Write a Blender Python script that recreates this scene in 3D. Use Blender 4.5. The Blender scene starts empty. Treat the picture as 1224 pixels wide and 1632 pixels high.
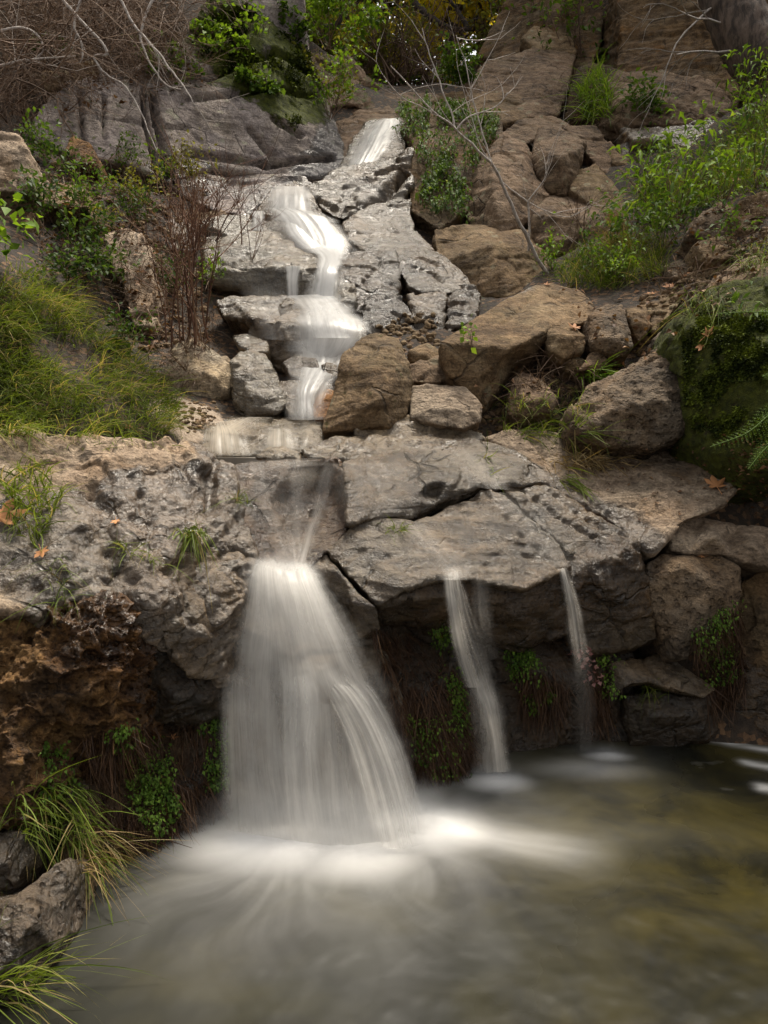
import bpy, bmesh, math, random
import numpy as np
from mathutils import Vector, Matrix
from mathutils.geometry import delaunay_2d_cdt
from mathutils.bvhtree import BVHTree
scene = bpy.context.scene
COL = scene.collection
# ------------------------------------------------------------------ camera
CAM_H, F, CX, CY = 1.9, 1270.0, 612.0, 816.0
PITCH = math.atan(216.0 / F)
ct, st = math.cos(PITCH), math.sin(PITCH)
cam = bpy.data.cameras.new('camera')
cam.sensor_fit = 'VERTICAL'; cam.sensor_height = 36.0; cam.sensor_width = 27.0
cam.lens = F / 1632.0 * 36.0
cam.clip_start = 0.05; cam.clip_end = 400
cam_o = bpy.data.objects.new('camera', cam); COL.objects.link(cam_o)
cam_o.location = (0, 0, CAM_H); cam_o.rotation_euler = (math.pi / 2 - PITCH, 0, 0)
scene.camera = cam_o
# ------------------------------------------------------------------ light
SUN_EL, SUN_AZ = math.radians(63), math.radians(22)      # azimuth from +Y (upstream), clockwise
world = bpy.data.worlds.new('World'); scene.world = world; world.use_nodes = True
wn = world.node_tree; wn.nodes.clear()
sky = wn.nodes.new('ShaderNodeTexSky'); sky.sky_type = 'NISHITA'; sky.sun_disc = False
sky.sun_elevation = SUN_EL; sky.sun_rotation = SUN_AZ; sky.air_density = 1.0; sky.dust_density = 4.0; sky.ozone_density = 0.6
hsv = wn.nodes.new('ShaderNodeHueSaturation'); hsv.inputs['Saturation'].default_value = 0.04
bg = wn.nodes.new('ShaderNodeBackground'); bg.inputs['Strength'].default_value = 0.115
wo = wn.nodes.new('ShaderNodeOutputWorld')
wn.links.new(sky.outputs[0], hsv.inputs['Color']); wn.links.new(hsv.outputs[0], bg.inputs['Color']); wn.links.new(bg.outputs[0], wo.inputs[0])
sl = bpy.data.lights.new('sun', 'SUN'); sl.energy = 4.2; sl.angle = math.radians(18); sl.color = (1.0, 0.91, 0.77)
so = bpy.data.objects.new('sun', sl); COL.objects.link(so)
sd = Vector((math.sin(SUN_AZ) * math.cos(SUN_EL), math.cos(SUN_AZ) * math.cos(SUN_EL), math.sin(SUN_EL)))
so.rotation_euler = (-sd).to_track_quat('-Z', 'Y').to_euler()
scene.view_settings.view_transform = 'Standard'; scene.view_settings.look = 'None'
scene.view_settings.exposure = 1.0; scene.view_settings.gamma = 1.0
scene.cycles.max_bounces = 8; scene.cycles.transparent_max_bounces = 32
scene.cycles.diffuse_bounces = 4; scene.cycles.caustics_reflective = False; scene.cycles.caustics_refractive = False
# ------------------------------------------------------------------ picture -> place
def ray(px, py):
    x = (px - CX) / F; y = -(py - CY) / F
    return np.array([x, ct + y * st, -st + y * ct])
def P(px, py, D):
    d = ray(px, py); s = D / d[1]
    return np.array([d[0] * s, D, CAM_H + d[2] * s])
def PZ(px, py, z=0.0):                  # where that line of sight meets the level z
    d = ray(px, py); s = (z - CAM_H) / d[2]
    return np.array([d[0] * s, d[1] * s, z])
# ------------------------------------------------------------------ noise (numpy)
def _hash(ix, iy, iz, seed):
    h = (ix.astype(np.int64) * 374761393 + iy.astype(np.int64) * 668265263 + iz.astype(np.int64) * 2147483647 + seed * 1274126177) & 0xFFFFFFFF
    h = ((h ^ (h >> 13)) * 1274126177) & 0xFFFFFFFF
    h = ((h ^ (h >> 16)) * 2246822519) & 0xFFFFFFFF
    return (h ^ (h >> 15)) & 0xFFFFFFFF
def perlin(p, seed=0):
    i = np.floor(p).astype(np.int64); f = p - i
    u = f * f * f * (f * (f * 6 - 15) + 10)
    out = np.zeros(len(p))
    for dx in (0, 1):
        wx = u[:, 0] if dx else 1 - u[:, 0]
        for dy in (0, 1):
            wy = u[:, 1] if dy else 1 - u[:, 1]
            for dz in (0, 1):
                wz = u[:, 2] if dz else 1 - u[:, 2]
                h = _hash(i[:, 0] + dx, i[:, 1] + dy, i[:, 2] + dz, seed)
                gx = (h & 1023) / 511.5 - 1; gy = ((h >> 10) & 1023) / 511.5 - 1; gz = ((h >> 20) & 1023) / 511.5 - 1
                out += wx * wy * wz * (gx * (f[:, 0] - dx) + gy * (f[:, 1] - dy) + gz * (f[:, 2] - dz))
    return out * 1.4
def fbm(p, octv=4, seed=0, gain=0.5, lac=2.03, ridged=False):
    a, s, out, q = 1.0, 0.0, np.zeros(len(p)), p.copy()
    for k in range(octv):
        n = perlin(q, seed + k * 17)
        if ridged: n = 1 - 2 * np.abs(n) * 1.6
        out += a * n; s += a; a *= gain; q = q * lac + 3.7
    return out / s
def voro(p, seed=0):
    """F1, F2, cell id hash, offset to the nearest feature point"""
    i = np.floor(p).astype(np.int64)
    N = len(p); d1 = np.full(N, 9.0); d2 = np.full(N, 9.0); hid = np.zeros(N, np.int64); off = np.zeros((N, 3))
    for dx in (-1, 0, 1):
        for dy in (-1, 0, 1):
            for dz in (-1, 0, 1):
                c = i + np.array([dx, dy, dz])
                h = _hash(c[:, 0], c[:, 1], c[:, 2], seed)
                fp = c + np.stack([(h & 1023) / 1023., ((h >> 10) & 1023) / 1023., ((h >> 20) & 1023) / 1023.], 1)
                v = p - fp; d = np.sqrt((v * v).sum(1))
                m = d < d1
                d2 = np.where(m, d1, np.minimum(d2, d)); d1 = np.where(m, d, d1)
                hid = np.where(m, h, hid); off[m] = v[m]
    return d1, d2, hid, off
def sstep(a, b, x):
    t = np.clip((x - a) / (b - a), 0, 1); return t * t * (3 - 2 * t)
def seg_dist(p, a, b):
    ab = b - a; t = np.clip(((p - a) @ ab) / max(ab @ ab, 1e-9), 0, 1)
    return np.sqrt((((a + t[:, None] * ab) - p) ** 2).sum(1)), t
def rotmat(seed):
    r = random.Random(seed)
    return np.array(Matrix.Rotation(r.uniform(-.5, .5), 3, 'X') @ Matrix.Rotation(r.uniform(-.45, .45), 3, 'Y'))
# ------------------------------------------------------------------ mesh helpers
def make_mesh(name, V, Fs, mat, attrs=None, smooth=True, uv=None):
    me = bpy.data.meshes.new(name)
    V = np.asarray(V, np.float32)
    if isinstance(Fs, np.ndarray):
        n, k = Fs.shape
        me.vertices.add(len(V)); me.vertices.foreach_set('co', V.ravel())
        me.loops.add(n * k); me.loops.foreach_set('vertex_index', Fs.astype(np.int32).ravel())
        me.polygons.add(n); me.polygons.foreach_set('loop_start', np.arange(0, n * k, k, dtype=np.int32))
        me.update(calc_edges=True); me.validate()
    else:
        me.from_pydata(V.tolist(), [], Fs); me.update()
    if attrs:
        for k, a in attrs.items(): put_attr(me, k, a)
    me.polygons.foreach_set('use_smooth', np.full(len(me.polygons), smooth, bool))
    me.materials.append(mat)
    return me
def put_attr(me, k, a):
    at = me.attributes.new(k, 'FLOAT', 'POINT'); at.data.foreach_set('value', np.asarray(a, np.float32))
def link(name, me, parent=None, label=None, cat=None, group=None, kind=None, loc=None):
    o = bpy.data.objects.new(name, me); COL.objects.link(o)
    if parent: o.parent = parent
    if label: o['label'] = label
    if cat: o['category'] = cat
    if group: o['group'] = group
    if kind: o['kind'] = kind
    if loc is not None: o.location = loc
    return o
def centre(me):
    """move the mesh's origin to the middle of its base; returns the place"""
    n = len(me.vertices); co = np.empty(n * 3, np.float32); me.vertices.foreach_get('co', co); co = co.reshape(-1, 3)
    c = (co.min(0) + co.max(0)) / 2; c[2] = co[:, 2].min()
    me.vertices.foreach_set('co', (co - c).ravel()); me.update()
    return Vector(c.tolist())
# ------------------------------------------------------------------ materials
class NT:
    def __init__(s, name):
        s.m = bpy.data.materials.new(name); s.m.use_nodes = True; s.t = s.m.node_tree; s.t.nodes.clear()
    def n(s, typ, ins=None, **kw):
        nd = s.t.nodes.new('ShaderNode' + typ)
        for k, v in kw.items(): setattr(nd, k, v)
        for k, v in (ins or {}).items(): s.put(nd.inputs[k], v)
        return nd
    def put(s, sock, v):
        if hasattr(v, 'is_output') or isinstance(v, bpy.types.NodeSocket): s.t.links.new(v, sock)
        else: sock.default_value = v
    def math(s, op, a, b=None, clamp=False):
        nd = s.t.nodes.new('ShaderNodeMath'); nd.operation = op; nd.use_clamp = clamp
        s.put(nd.inputs[0], a)
        if b is not None: s.put(nd.inputs[1], b)
        return nd.outputs[0]
    def ss(s, x, lo, hi, a=0.0, b=1.0):
        nd = s.t.nodes.new('ShaderNodeMapRange'); nd.interpolation_type = 'SMOOTHSTEP'
        for k, v in enumerate((x, lo, hi, a, b)): s.put(nd.inputs[k], v)
        return nd.outputs[0]
    def lin(s, x, lo, hi, a=0.0, b=1.0):
        nd = s.t.nodes.new('ShaderNodeMapRange')
        for k, v in enumerate((x, lo, hi, a, b)): s.put(nd.inputs[k], v)
        return nd.outputs[0]
    def mix(s, f, a, b, blend='MIX'):
        nd = s.t.nodes.new('ShaderNodeMix'); nd.data_type = 'RGBA'; nd.blend_type = blend
        s.put(nd.inputs[0], f); s.put(nd.inputs[6], a); s.put(nd.inputs[7], b)
        return nd.outputs[2]
    def noise(s, vec, scale, detail=5, rough=.6, dist=0.0):
        nd = s.n('TexNoise', {'Vector': vec, 'Scale': scale, 'Detail': detail, 'Roughness': rough, 'Distortion': dist}); return nd.outputs[0]
    def attr(s, name):
        nd = s.n('Attribute'); nd.attribute_name = name; return nd.outputs['Fac']
    def out(s, shader, disp=None, vol=None):
        o = s.n('OutputMaterial')
        if shader: s.t.links.new(shader, o.inputs[0])
        if vol: s.t.links.new(vol, o.inputs[1])
        return s.m
def c4(c): return (c[0], c[1], c[2], 1.0)

def rock_mat(name, dark, mid, light, stain=(0.2, 0.12, 0.05), stain_amt=0.25, lichen=0.0, bump=1.0, sc=1.0, dry_rough=0.85, wet_dark=0.38, pits=0.0, speck=.55, warm=1.0):
    t = NT(name)
    tc = t.n('TexCoord'); oi = t.n('ObjectInfo')
    ofs = t.n('VectorMath', operation='SCALE'); t.put(ofs.inputs[0], (17.3, 9.1, 5.7)); t.put(ofs.inputs[3], oi.outputs['Random'])
    vec = t.n('VectorMath', {0: tc.outputs['Object'], 1: ofs.outputs[0]}, operation='ADD').outputs[0]
    big = t.noise(vec, 2.2 * sc, 6, .62, .4)
    med = t.noise(vec, 11 * sc, 8, .68, .2)
    fine = t.noise(vec, 70 * sc, 5, .7)
    sq = t.n('Mapping', {'Vector': vec, 'Scale': (3, 3, 26), 'Rotation': (.35, -.45, .2)}).outputs[0]
    lay = t.noise(sq, 1.0 * sc, 5, .6, .6)
    v = t.math('ADD', t.math('MULTIPLY', big, .36), t.math('ADD', t.math('MULTIPLY', med, .40), t.math('MULTIPLY', lay, .24)))
    r = t.n('ValToRGB'); r.color_ramp.interpolation = 'B_SPLINE'
    el = r.color_ramp.elements; el[0].position = .41; el[0].color = c4(dark); el[1].position = .6; el[1].color = c4(light)
    e = el.new(.5); e.color = c4(mid); t.put(r.inputs[0], v)
    col = r.outputs[0]
    col = t.mix(t.ss(t.noise(vec, 3.3 * sc, 7, .65, .8), .52, .66, 0, stain_amt), col, c4(stain))
    col = t.mix(1.0, col, t.n('CombineColor', {0: t.lin(fine, .25, .75, .45, 1.52), 1: t.lin(fine, .25, .75, .45, 1.52), 2: t.lin(fine, .25, .75, .48, 1.48)}).outputs[0], 'MULTIPLY')
    dk = t.math('MULTIPLY', t.ss(t.noise(sq, 2.3 * sc, 7, .7, 1.2), .55, .68), .55)
    col = t.mix(dk, col, c4([a * .55 for a in dark]))
    hue = t.ss(t.noise(vec, 1.7 * sc, 5, .6, .5), .36, .62)
    col = t.mix(1.0, col, t.mix(hue, (1.02, .96, .86, 1), (1 + .20 * warm, .98, 1 - .28 * warm, 1)), 'MULTIPLY')
    cw = t.mix(.10, vec, t.n('TexNoise', {'Vector': vec, 'Scale': 5.0, 'Detail': 5}).outputs[1])
    ck2 = t.n('TexVoronoi', {'Vector': cw, 'Scale': 3.2 * sc}, feature='DISTANCE_TO_EDGE')
    fis = t.math('MULTIPLY', t.ss(ck2.outputs['Distance'], .004, .03, 1, 0), t.ss(t.noise(vec, 2.6 * sc, 4, .6), .52, .6))
    spk = t.ss(t.noise(vec, 38 * sc, 5, .72, .6), .58, .68)
    col = t.mix(t.math('MAXIMUM', t.math('MULTIPLY', fis, .6), t.math('MULTIPLY', spk, speck)), col, c4([a * .4 for a in dark]))
    if lichen > 0:
        lv = t.n('TexVoronoi', {'Vector': vec, 'Scale': 6.0 * sc, 'Randomness': 1.0}); 
        lm = t.math('MULTIPLY', t.ss(t.math('ADD', lv.outputs['Distance'], t.math('MULTIPLY', t.math('SUBTRACT', med, .5), .7)), .16, .26, 1, 0), t.ss(big, .45, .58, 0, lichen))
        col = t.mix(lm, col, (.42, .42, .28, 1))
    # moss
    ms = t.attr('moss')
    mf = t.ss(t.math('ADD', ms, t.math('MULTIPLY', t.math('SUBTRACT', med, .5), 1.3)), .42, .62)
    mr = t.n('ValToRGB'); mr.color_ramp.elements[0].color = (.02, .026, .006, 1); mr.color_ramp.elements[1].color = (.17, .19, .02, 1)
    mr.color_ramp.elements[0].position = .3; mr.color_ramp.elements[1].position = .72; t.put(mr.inputs[0], t.noise(vec, 24, 6, .7))
    col = t.mix(mf, col, mr.outputs[0])
    # wet film
    wt = t.attr('wet')
    wf = t.ss(t.math('ADD', wt, t.math('MULTIPLY', t.math('SUBTRACT', t.noise(vec, 4.5 * sc, 6, .6, .3), .5), 1.1)), .38, .62)
    wf = t.math('MULTIPLY', wf, t.math('SUBTRACT', 1.0, t.math('MULTIPLY', mf, .7)))
    wd = t.lin(wf, 0, 1, 1, wet_dark)
    col = t.mix(1.0, col, t.n('CombineColor', {0: wd, 1: wd, 2: wd}).outputs[0], 'MULTIPLY')
    rough = t.mix(wf, c4((dry_rough,) * 3), t.n('CombineColor', {0: t.lin(t.math('ADD', t.math('MULTIPLY', med, .5), t.math('MULTIPLY', big, .5)), .40, .60, .17, .40), 1: .3, 2: .3}).outputs[0])
    sep = t.n('SeparateColor', {0: rough}).outputs[0]
    # bump
    ck = t.n('TexVoronoi', {'Vector': t.mix(.12, vec, t.n('TexNoise', {'Vector': vec, 'Scale': 4.0, 'Detail': 4}).outputs[1]), 'Scale': 5.0 * sc}, feature='DISTANCE_TO_EDGE')
    h = t.math('ADD', t.math('MULTIPLY', med, 1.0), t.math('MULTIPLY', fine, .28))
    h = t.math('ADD', h, t.math('MULTIPLY', lay, .5))
    h = t.math('ADD', h, t.math('MULTIPLY', t.ss(ck.outputs['Distance'], 0, .035, -.14, 0), t.ss(big, .48, .56)))
    mid2 = t.noise(vec, 30 * sc, 6, .7, .3)
    h = t.math('ADD', h, t.math('MULTIPLY', mid2, .55)); h = t.math('ADD', h, t.math('MULTIPLY', fis, -.5)); h = t.math('ADD', h, t.math('MULTIPLY', spk, -.4 * speck))
    if pits > 0:
        pv = t.n('TexVoronoi', {'Vector': vec, 'Scale': 30 * sc})
        h = t.math('ADD', h, t.ss(t.math('ADD', pv.outputs['Distance'], t.math('MULTIPLY', t.math('SUBTRACT', med, .5), .9)), .1, .42, -pits, 0))
    h = t.math('ADD', h, t.math('MULTIPLY', t.math('MULTIPLY', mf, t.noise(vec, 160, 3, .6)), 1.5))
    h = t.math('MULTIPLY', h, t.lin(wf, 0, 1, 1, .55))
    b = t.n('Bump', {'Strength': min(1, .9 * bump), 'Distance': .042 * bump / sc, 'Height': h})
    bs = t.n('BsdfPrincipled', {'Base Color': col, 'Roughness': sep, 'Normal': b.outputs[0]})
    t.put(bs.inputs['Specular IOR Level'], t.lin(wf, 0, 1, .3, .48))
    return t.out(bs.outputs[0])

R = {}
R['tan'] = rock_mat('tan_ledge_rock', (.085, .065, .048), (.235, .19, .148), (.40, .335, .27), pits=.35, stain_amt=.35, warm=.55, speck=.4, bump=.9)
R['grey'] = rock_mat('grey_slab_rock', (.07, .052, .036), (.21, .168, .122), (.37, .31, .24), stain=(.22, .17, .11), stain_amt=.35, speck=.18)
R['pale'] = rock_mat('pale_streaked_rock', (.11, .09, .066), (.27, .235, .19), (.47, .43, .36), stain=(.2, .16, .08), stain_amt=.4)
R['brown'] = rock_mat('brown_boulder_rock', (.065, .043, .023), (.17, .12, .07), (.30, .225, .14), stain=(.1, .09, .04), lichen=.3, warm=.6)
R['red'] = rock_mat('red_brown_rock', (.05, .033, .021), (.15, .103, .066), (.28, .205, .142), stain=(.12, .09, .04), lichen=.25, warm=.45)
R['cliff'] = rock_mat('purple_grey_cliff', (.115, .096, .09), (.29, .25, .235), (.46, .41, .385), stain=(.15, .12, .06), stain_amt=.3, lichen=.5, warm=.15)
R['ochre'] = rock_mat('ochre_tufa', (.045, .022, .009), (.16, .085, .032), (.34, .21, .09), stain=(.05, .03, .015), stain_amt=.7, pits=1.2, bump=1.3)
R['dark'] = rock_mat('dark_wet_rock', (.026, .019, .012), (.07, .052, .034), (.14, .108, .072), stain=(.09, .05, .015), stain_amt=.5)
R['darkbrown'] = rock_mat('dark_brown_rock', (.04, .027, .016), (.11, .079, .049), (.20, .15, .095), stain=(.16, .085, .02), stain_amt=.5)
R['rough'] = rock_mat('rough_grey_rock', (.06, .047, .036), (.15, .12, .093), (.27, .225, .18), pits=.8, bump=1.2)
R['orange'] = rock_mat('orange_stone', (.14, .06, .02), (.28, .14, .05), (.38, .22, .1))

R['chute'] = rock_mat('red_brown_chute_rock', (.045, .026, .015), (.15, .092, .052), (.29, .20, .12), stain=(.03, .022, .016), stain_amt=.6)
def dirt_mat():
    t = NT('leafy_soil'); tc = t.n('TexCoord'); vec = tc.outputs['Object']
    a = t.noise(vec, 1.6, 6, .65); b = t.noise(vec, 22, 7, .7); c = t.noise(vec, 120, 4, .6)
    r = t.n('ValToRGB'); el = r.color_ramp.elements
    el[0].position = .35; el[0].color = (.012, .008, .005, 1); el[1].position = .7; el[1].color = (.075, .048, .027, 1); e = el.new(.52); e.color = (.034, .022, .013, 1)
    t.put(r.inputs[0], t.math('ADD', t.math('MULTIPLY', a, .3), t.math('MULTIPLY', b, .7)))
    lv = t.n('TexVoronoi', {'Vector': vec, 'Scale': 34}); litter = t.ss(t.n('SeparateColor', {0: lv.outputs['Color']}).outputs[0], .72, .8)
    col = t.mix(t.math('MULTIPLY', litter, .75), r.outputs[0], t.mix(t.n('SeparateColor', {0: lv.outputs['Color']}).outputs[1], (.06, .03, .014, 1), (.22, .12, .055, 1)))
    sd_ = t.attr('sand'); col = t.mix(t.ss(t.math('ADD', sd_, t.math('MULTIPLY', t.math('SUBTRACT', b, .5), .8)), .4, .7), col, t.mix(c, (.28, .2, .14, 1), (.5, .4, .3, 1)))
    ms = t.attr('moss'); col = t.mix(t.ss(t.math('ADD', ms, t.math('MULTIPLY', t.math('SUBTRACT', b, .5), 1.2)), .45, .7), col, t.mix(c, (.02, .03, .006, 1), (.09, .12, .02, 1)))
    h = t.math('ADD', b, t.math('MULTIPLY', c, .4)); h = t.math('ADD', h, t.math('MULTIPLY', litter, .3))
    bp = t.n('Bump', {'Strength': .9, 'Distance': .03, 'Height': h})
    return t.out(t.n('BsdfPrincipled', {'Base Color': col, 'Roughness': .9, 'Normal': bp.outputs[0]}).outputs[0])
M_DIRT = dirt_mat()

def leaf_mat(name, a, b, c=None, trans=.42, rough=.6, sat=None):
    t = NT(name); v = t.attr('tint')
    r = t.n('ValToRGB'); el = r.color_ramp.elements; el[0].color = c4(a); el[1].color = c4(b); el[0].position = .1; el[1].position = .8
    if c: e = el.new(.96); e.color = c4(c)
    t.put(r.inputs[0], v)
    p = t.n('BsdfPrincipled', {'Base Color': r.outputs[0], 'Roughness': rough, 'Specular IOR Level': .18})
    tr = t.n('BsdfTranslucent', {'Color': t.mix(1.0, r.outputs[0], (1.25, 1.2, .6, 1), 'MULTIPLY')})
    mx = t.n('MixShader', {0: trans, 1: p.outputs[0], 2: tr.outputs[0]})
    return t.out(mx.outputs[0])
L = {}
L['grass'] = leaf_mat('grass_blade', (.045, .07, .008), (.165, .215, .026), (.36, .28, .12))
L['dgrass'] = leaf_mat('dark_grass_blade', (.05, .08, .01), (.19, .25, .035), (.34, .26, .11))
L['bright'] = leaf_mat('bright_green_leaf', (.06, .12, .01), (.22, .34, .03), (.30, .36, .06))
L['green'] = leaf_mat('mid_green_leaf', (.028, .06, .009), (.12, .195, .024), (.22, .24, .05))
L['deep'] = leaf_mat('deep_green_leaf', (.016, .036, .008), (.075, .125, .022), (.14, .16, .03))
L['maiden'] = leaf_mat('maidenhair_leaf', (.03, .07, .01), (.16, .26, .035), (.16, .13, .03))
L['fern'] = leaf_mat('fern_leaf', (.05, .10, .012), (.15, .235, .032), (.3, .3, .06))
L['yellow'] = leaf_mat('yellow_leaf', (.35, .30, .02), (.75, .60, .04), (.8, .7, .2), trans=.65)
L['olive'] = leaf_mat('olive_leaf', (.07, .07, .014), (.23, .22, .045), (.3, .24, .06), trans=.45)
L['dead'] = leaf_mat('dead_leaf', (.24, .09, .03), (.55, .27, .12), (.62, .42, .25), trans=.2, rough=.6)
L['litter'] = leaf_mat('dull_dead_leaf', (.07, .032, .014), (.24, .125, .06), (.4, .26, .15), trans=.15)
L['root'] = leaf_mat('root_fibre', (.022, .011, .007), (.10, .052, .026), (.16, .09, .04), trans=.05, rough=.45)
L['twig'] = leaf_mat('brown_twig', (.07, .042, .027), (.21, .135, .09), (.22, .16, .11), trans=.05, rough=.7)
L['redtwig'] = leaf_mat('red_brown_twig', (.06, .026, .016), (.17, .085, .05), (.22, .14, .08), trans=.05, rough=.7)
L['straw'] = leaf_mat('dry_straw', (.12, .075, .028), (.34, .24, .11), (.42, .34, .19), trans=.3, rough=.7)
L['pink'] = leaf_mat('pink_algae', (.2, .08, .07), (.45, .25, .22), None, trans=.2)
def bark_mat(name, a, b, scale=18):
    t = NT(name); tc = t.n('TexCoord'); m = t.n('Mapping', {'Vector': tc.outputs['Object'], 'Scale': (1, 1, .25)}).outputs[0]
    n = t.noise(m, scale, 7, .7, .5); f = t.noise(tc.outputs['Object'], 140, 3)
    col = t.mix(t.ss(n, .35, .65), c4(a), c4(b))
    bp = t.n('Bump', {'Strength': .9, 'Distance': .02, 'Height': t.math('ADD', n, t.math('MULTIPLY', f, .2))})
    return t.out(t.n('BsdfPrincipled', {'Base Color': col, 'Roughness': .85, 'Normal': bp.outputs[0]}).outputs[0])
M_BARK = bark_mat('rough_brown_bark', (.03, .02, .014), (.13, .09, .065))
M_BRANCH = bark_mat('pale_grey_branch', (.33, .28, .24), (.62, .55, .49), 40)
M_DBARK = bark_mat('dark_branch', (.02, .015, .012), (.07, .052, .04), 30)

def veil_mat(name, col=(.95, .92, .87), su=26, sv=1.3, base=.68, contrast=1.15, tr=.62, edge=.25):
    """falling water: white where it is broken up with air, clear where it is thin"""
    t = NT(name); uv = t.n('UVMap'); 
    sp = t.n('SeparateXYZ', {0: uv.outputs[0]}); u, v = sp.outputs[0], sp.outputs[1]
    tc = t.n('TexCoord'); mott = t.noise(tc.outputs['Object'], 7.0, 5, .6, .4)
    wu = t.noise(t.n('CombineXYZ', {0: t.math('MULTIPLY', u, 3.0), 1: t.math('MULTIPLY', v, 1.6), 2: 2.2}).outputs[0], 1.0, 2, .5)
    u2 = t.math('ADD', u, t.math('MULTIPLY', t.math('SUBTRACT', wu, .5), .12))
    def streak(a, b, d, z):
        cv = t.n('CombineXYZ', {0: t.math('MULTIPLY', u2, a), 1: t.math('MULTIPLY', v, b), 2: z}).outputs[0]
        return t.noise(cv, 1.0, d, .6, .25)
    s1 = streak(su * .45, sv, 3, .3); s2 = streak(su * 1.6, sv * 1.8, 3, 4.3); s3 = streak(su * .16, sv * .8, 2, 8.1); s4 = streak(su * 5, sv * 4, 3, 5.7)
    s = t.math('ADD', t.math('ADD', t.math('MULTIPLY', s1, .3), t.math('MULTIPLY', s4, .14)), t.math('ADD', t.math('MULTIPLY', s2, .2), t.math('ADD', t.math('MULTIPLY', s3, .18), t.math('MULTIPLY', mott, .18))))
    a = t.lin(s, .5 - .2 / contrast, .5 + .2 / contrast, base - .5, base + .5)
    a = t.math('MULTIPLY', t.math('MAXIMUM', a, 0.0), t.attr('dens'))
    eo = t.math('MULTIPLY', t.math('SUBTRACT', t.noise(t.n('CombineXYZ', {0: t.math('MULTIPLY', u, 1.0), 1: t.math('MULTIPLY', v, 5.0), 2: 9.0}).outputs[0], 1.0, 4, .6), .5), edge * .9)
    ed = t.math('MULTIPLY', t.ss(t.math('ADD', u, eo), 0.02, edge), t.ss(t.math('ADD', u, eo), .98, 1 - edge))
    a = t.math('MINIMUM', t.math('MULTIPLY', a, ed), .96)
    d = t.n('BsdfDiffuse', {'Color': c4(col)}); trn = t.n('BsdfTranslucent', {'Color': c4(col)})
    w = t.n('MixShader', {0: tr, 1: d.outputs[0], 2: trn.outputs[0]})
    w2 = t.n('AddShader') if False else w
    g = t.n('BsdfGlossy', {'Color': (1, 1, 1, 1), 'Roughness': .25})
    fr = t.n('Fresnel', {'IOR': 1.33})
    w = t.n('MixShader', {0: t.math('MULTIPLY', fr.outputs[0], .4), 1: w2.outputs[0], 2: g.outputs[0]})
    tp = t.n('BsdfTransparent')
    mx = t.n('MixShader', {0: a, 1: tp.outputs[0], 2: w.outputs[0]})
    return t.out(mx.outputs[0])
M_FALL = veil_mat('white_falling_water')
M_FALL_TAN = veil_mat('sediment_tinted_water', (.86, .78, .66), base=.5, edge=.42)
M_CASC = veil_mat('white_cascade_water', (.93, .92, .9), su=13, sv=2.4, base=.78, contrast=.9, edge=.34)
M_THIN = veil_mat('thin_falling_water', (.86, .81, .74), su=9, sv=.9, base=.52, contrast=1.0, edge=.48)
# ------------------------------------------------------------------ wet places: the lines the water runs along
def pts(s): return [tuple(float(a) for a in q.split(',')) for q in s.split()]
WET = []
def wetline(s, r, k=1.0):
    q = [P(*a) for a in pts(s)]
    for a, b in zip(q[:-1], q[1:]): WET.append((a, b, r, k))
wetline('600,200,10 560,265,9 500,300,8.2 460,330,7.7 520,390,7 520,450,6.4 520,520,5.9 490,600,5.3 480,660,4.9 420,700,4.6 470,735,4.2 470,830,3.9 450,900,3.7 470,1000,3.5 490,1100,3.4 500,1320,3.1', .55)
wetline('560,720,4.3 640,740,4.3 650,860,3.8 720,925,3.6 760,1050,3.8', .42)
wetline('700,700,4.5 780,790,4.2 850,850,4.0 900,900,3.85 930,1040,3.9', .40)
wetline('800,780,4.25 900,830,4.1 990,870,4.0', .22, .8)
wetline('360,880,3.6 330,980,3.35 300,1090,3.25', .30)
wetline('600,1000,3.7 900,1100,3.9 1060,1150,3.95 1140,1160,4.0', .45)
wetline('620,350,7.7 660,430,6.7 700,480,6.5', .9)
wetline('400,400,7 420,490,6', .7)
wetline('540,320,8 600,250,8.8', .7)
wetline('1080,210,9.2 1130,240,8.8', .6)
wetline('20,1400,2.4 60,1480,2.3', .3, .9)
wetline('300,300,8 420,300,8.2', .5, .7)
wetline('120,850,3.25 200,930,3.15 290,850,3.5', .45, .72)
wetline('240,800,3.6 340,800,3.85', .3, .75)
wetline('760,720,4.4 960,860,4.0', .4, .8)
def wetness(p):
    w = np.zeros(len(p))
    for a, b, r, k in WET:
        d, _ = seg_dist(p, a, b); w = np.maximum(w, k * (1 - sstep(.55 * r, 1.25 * r, d)))
    return w
ROCKS = []          # (verts, polys) of everything solid, for standing plants on
STONES = []
def relief(outline, inner, back, drop, shrink=.92):
    n = len(outline); allp = outline + inner
    v2 = [Vector((a[0], a[1])) for a in allp]
    r = delaunay_2d_cdt(v2, [], [list(range(n))], 1, 1e-4)
    vo, faces, ov = r[0], r[2], r[3]
    W = []
    for k, q in enumerate(vo):
        if ov[k]: D = allp[ov[k][0]][2]
        else:
            ds = sorted((( q.x - a[0]) ** 2 + (q.y - a[1]) ** 2, a[2]) for a in allp)[:2]; D = (ds[0][1] + ds[1][1]) / 2
        W.append(P(q.x, q.y, D))
    W = np.array(W); c = W.mean(0); m = len(W)
    B = W.copy(); B[:, 0] = c[0] + (B[:, 0] - c[0]) * shrink; B[:, 1] += back; B[:, 2] -= drop * back
    Fs = [list(f) for f in faces]; cnt = {}
    for f in Fs:
        for a, b in zip(f, f[1:] + f[:1]): cnt[(a, b)] = 1
    side = [[a, b, b + m, a + m] for (a, b) in cnt if (b, a) not in cnt]
    return np.vstack([W, B]).tolist(), Fs + [[i + m for i in f[::-1]] for f in Fs] + [[q[1], q[0], q[3], q[2]] for q in side]
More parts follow.
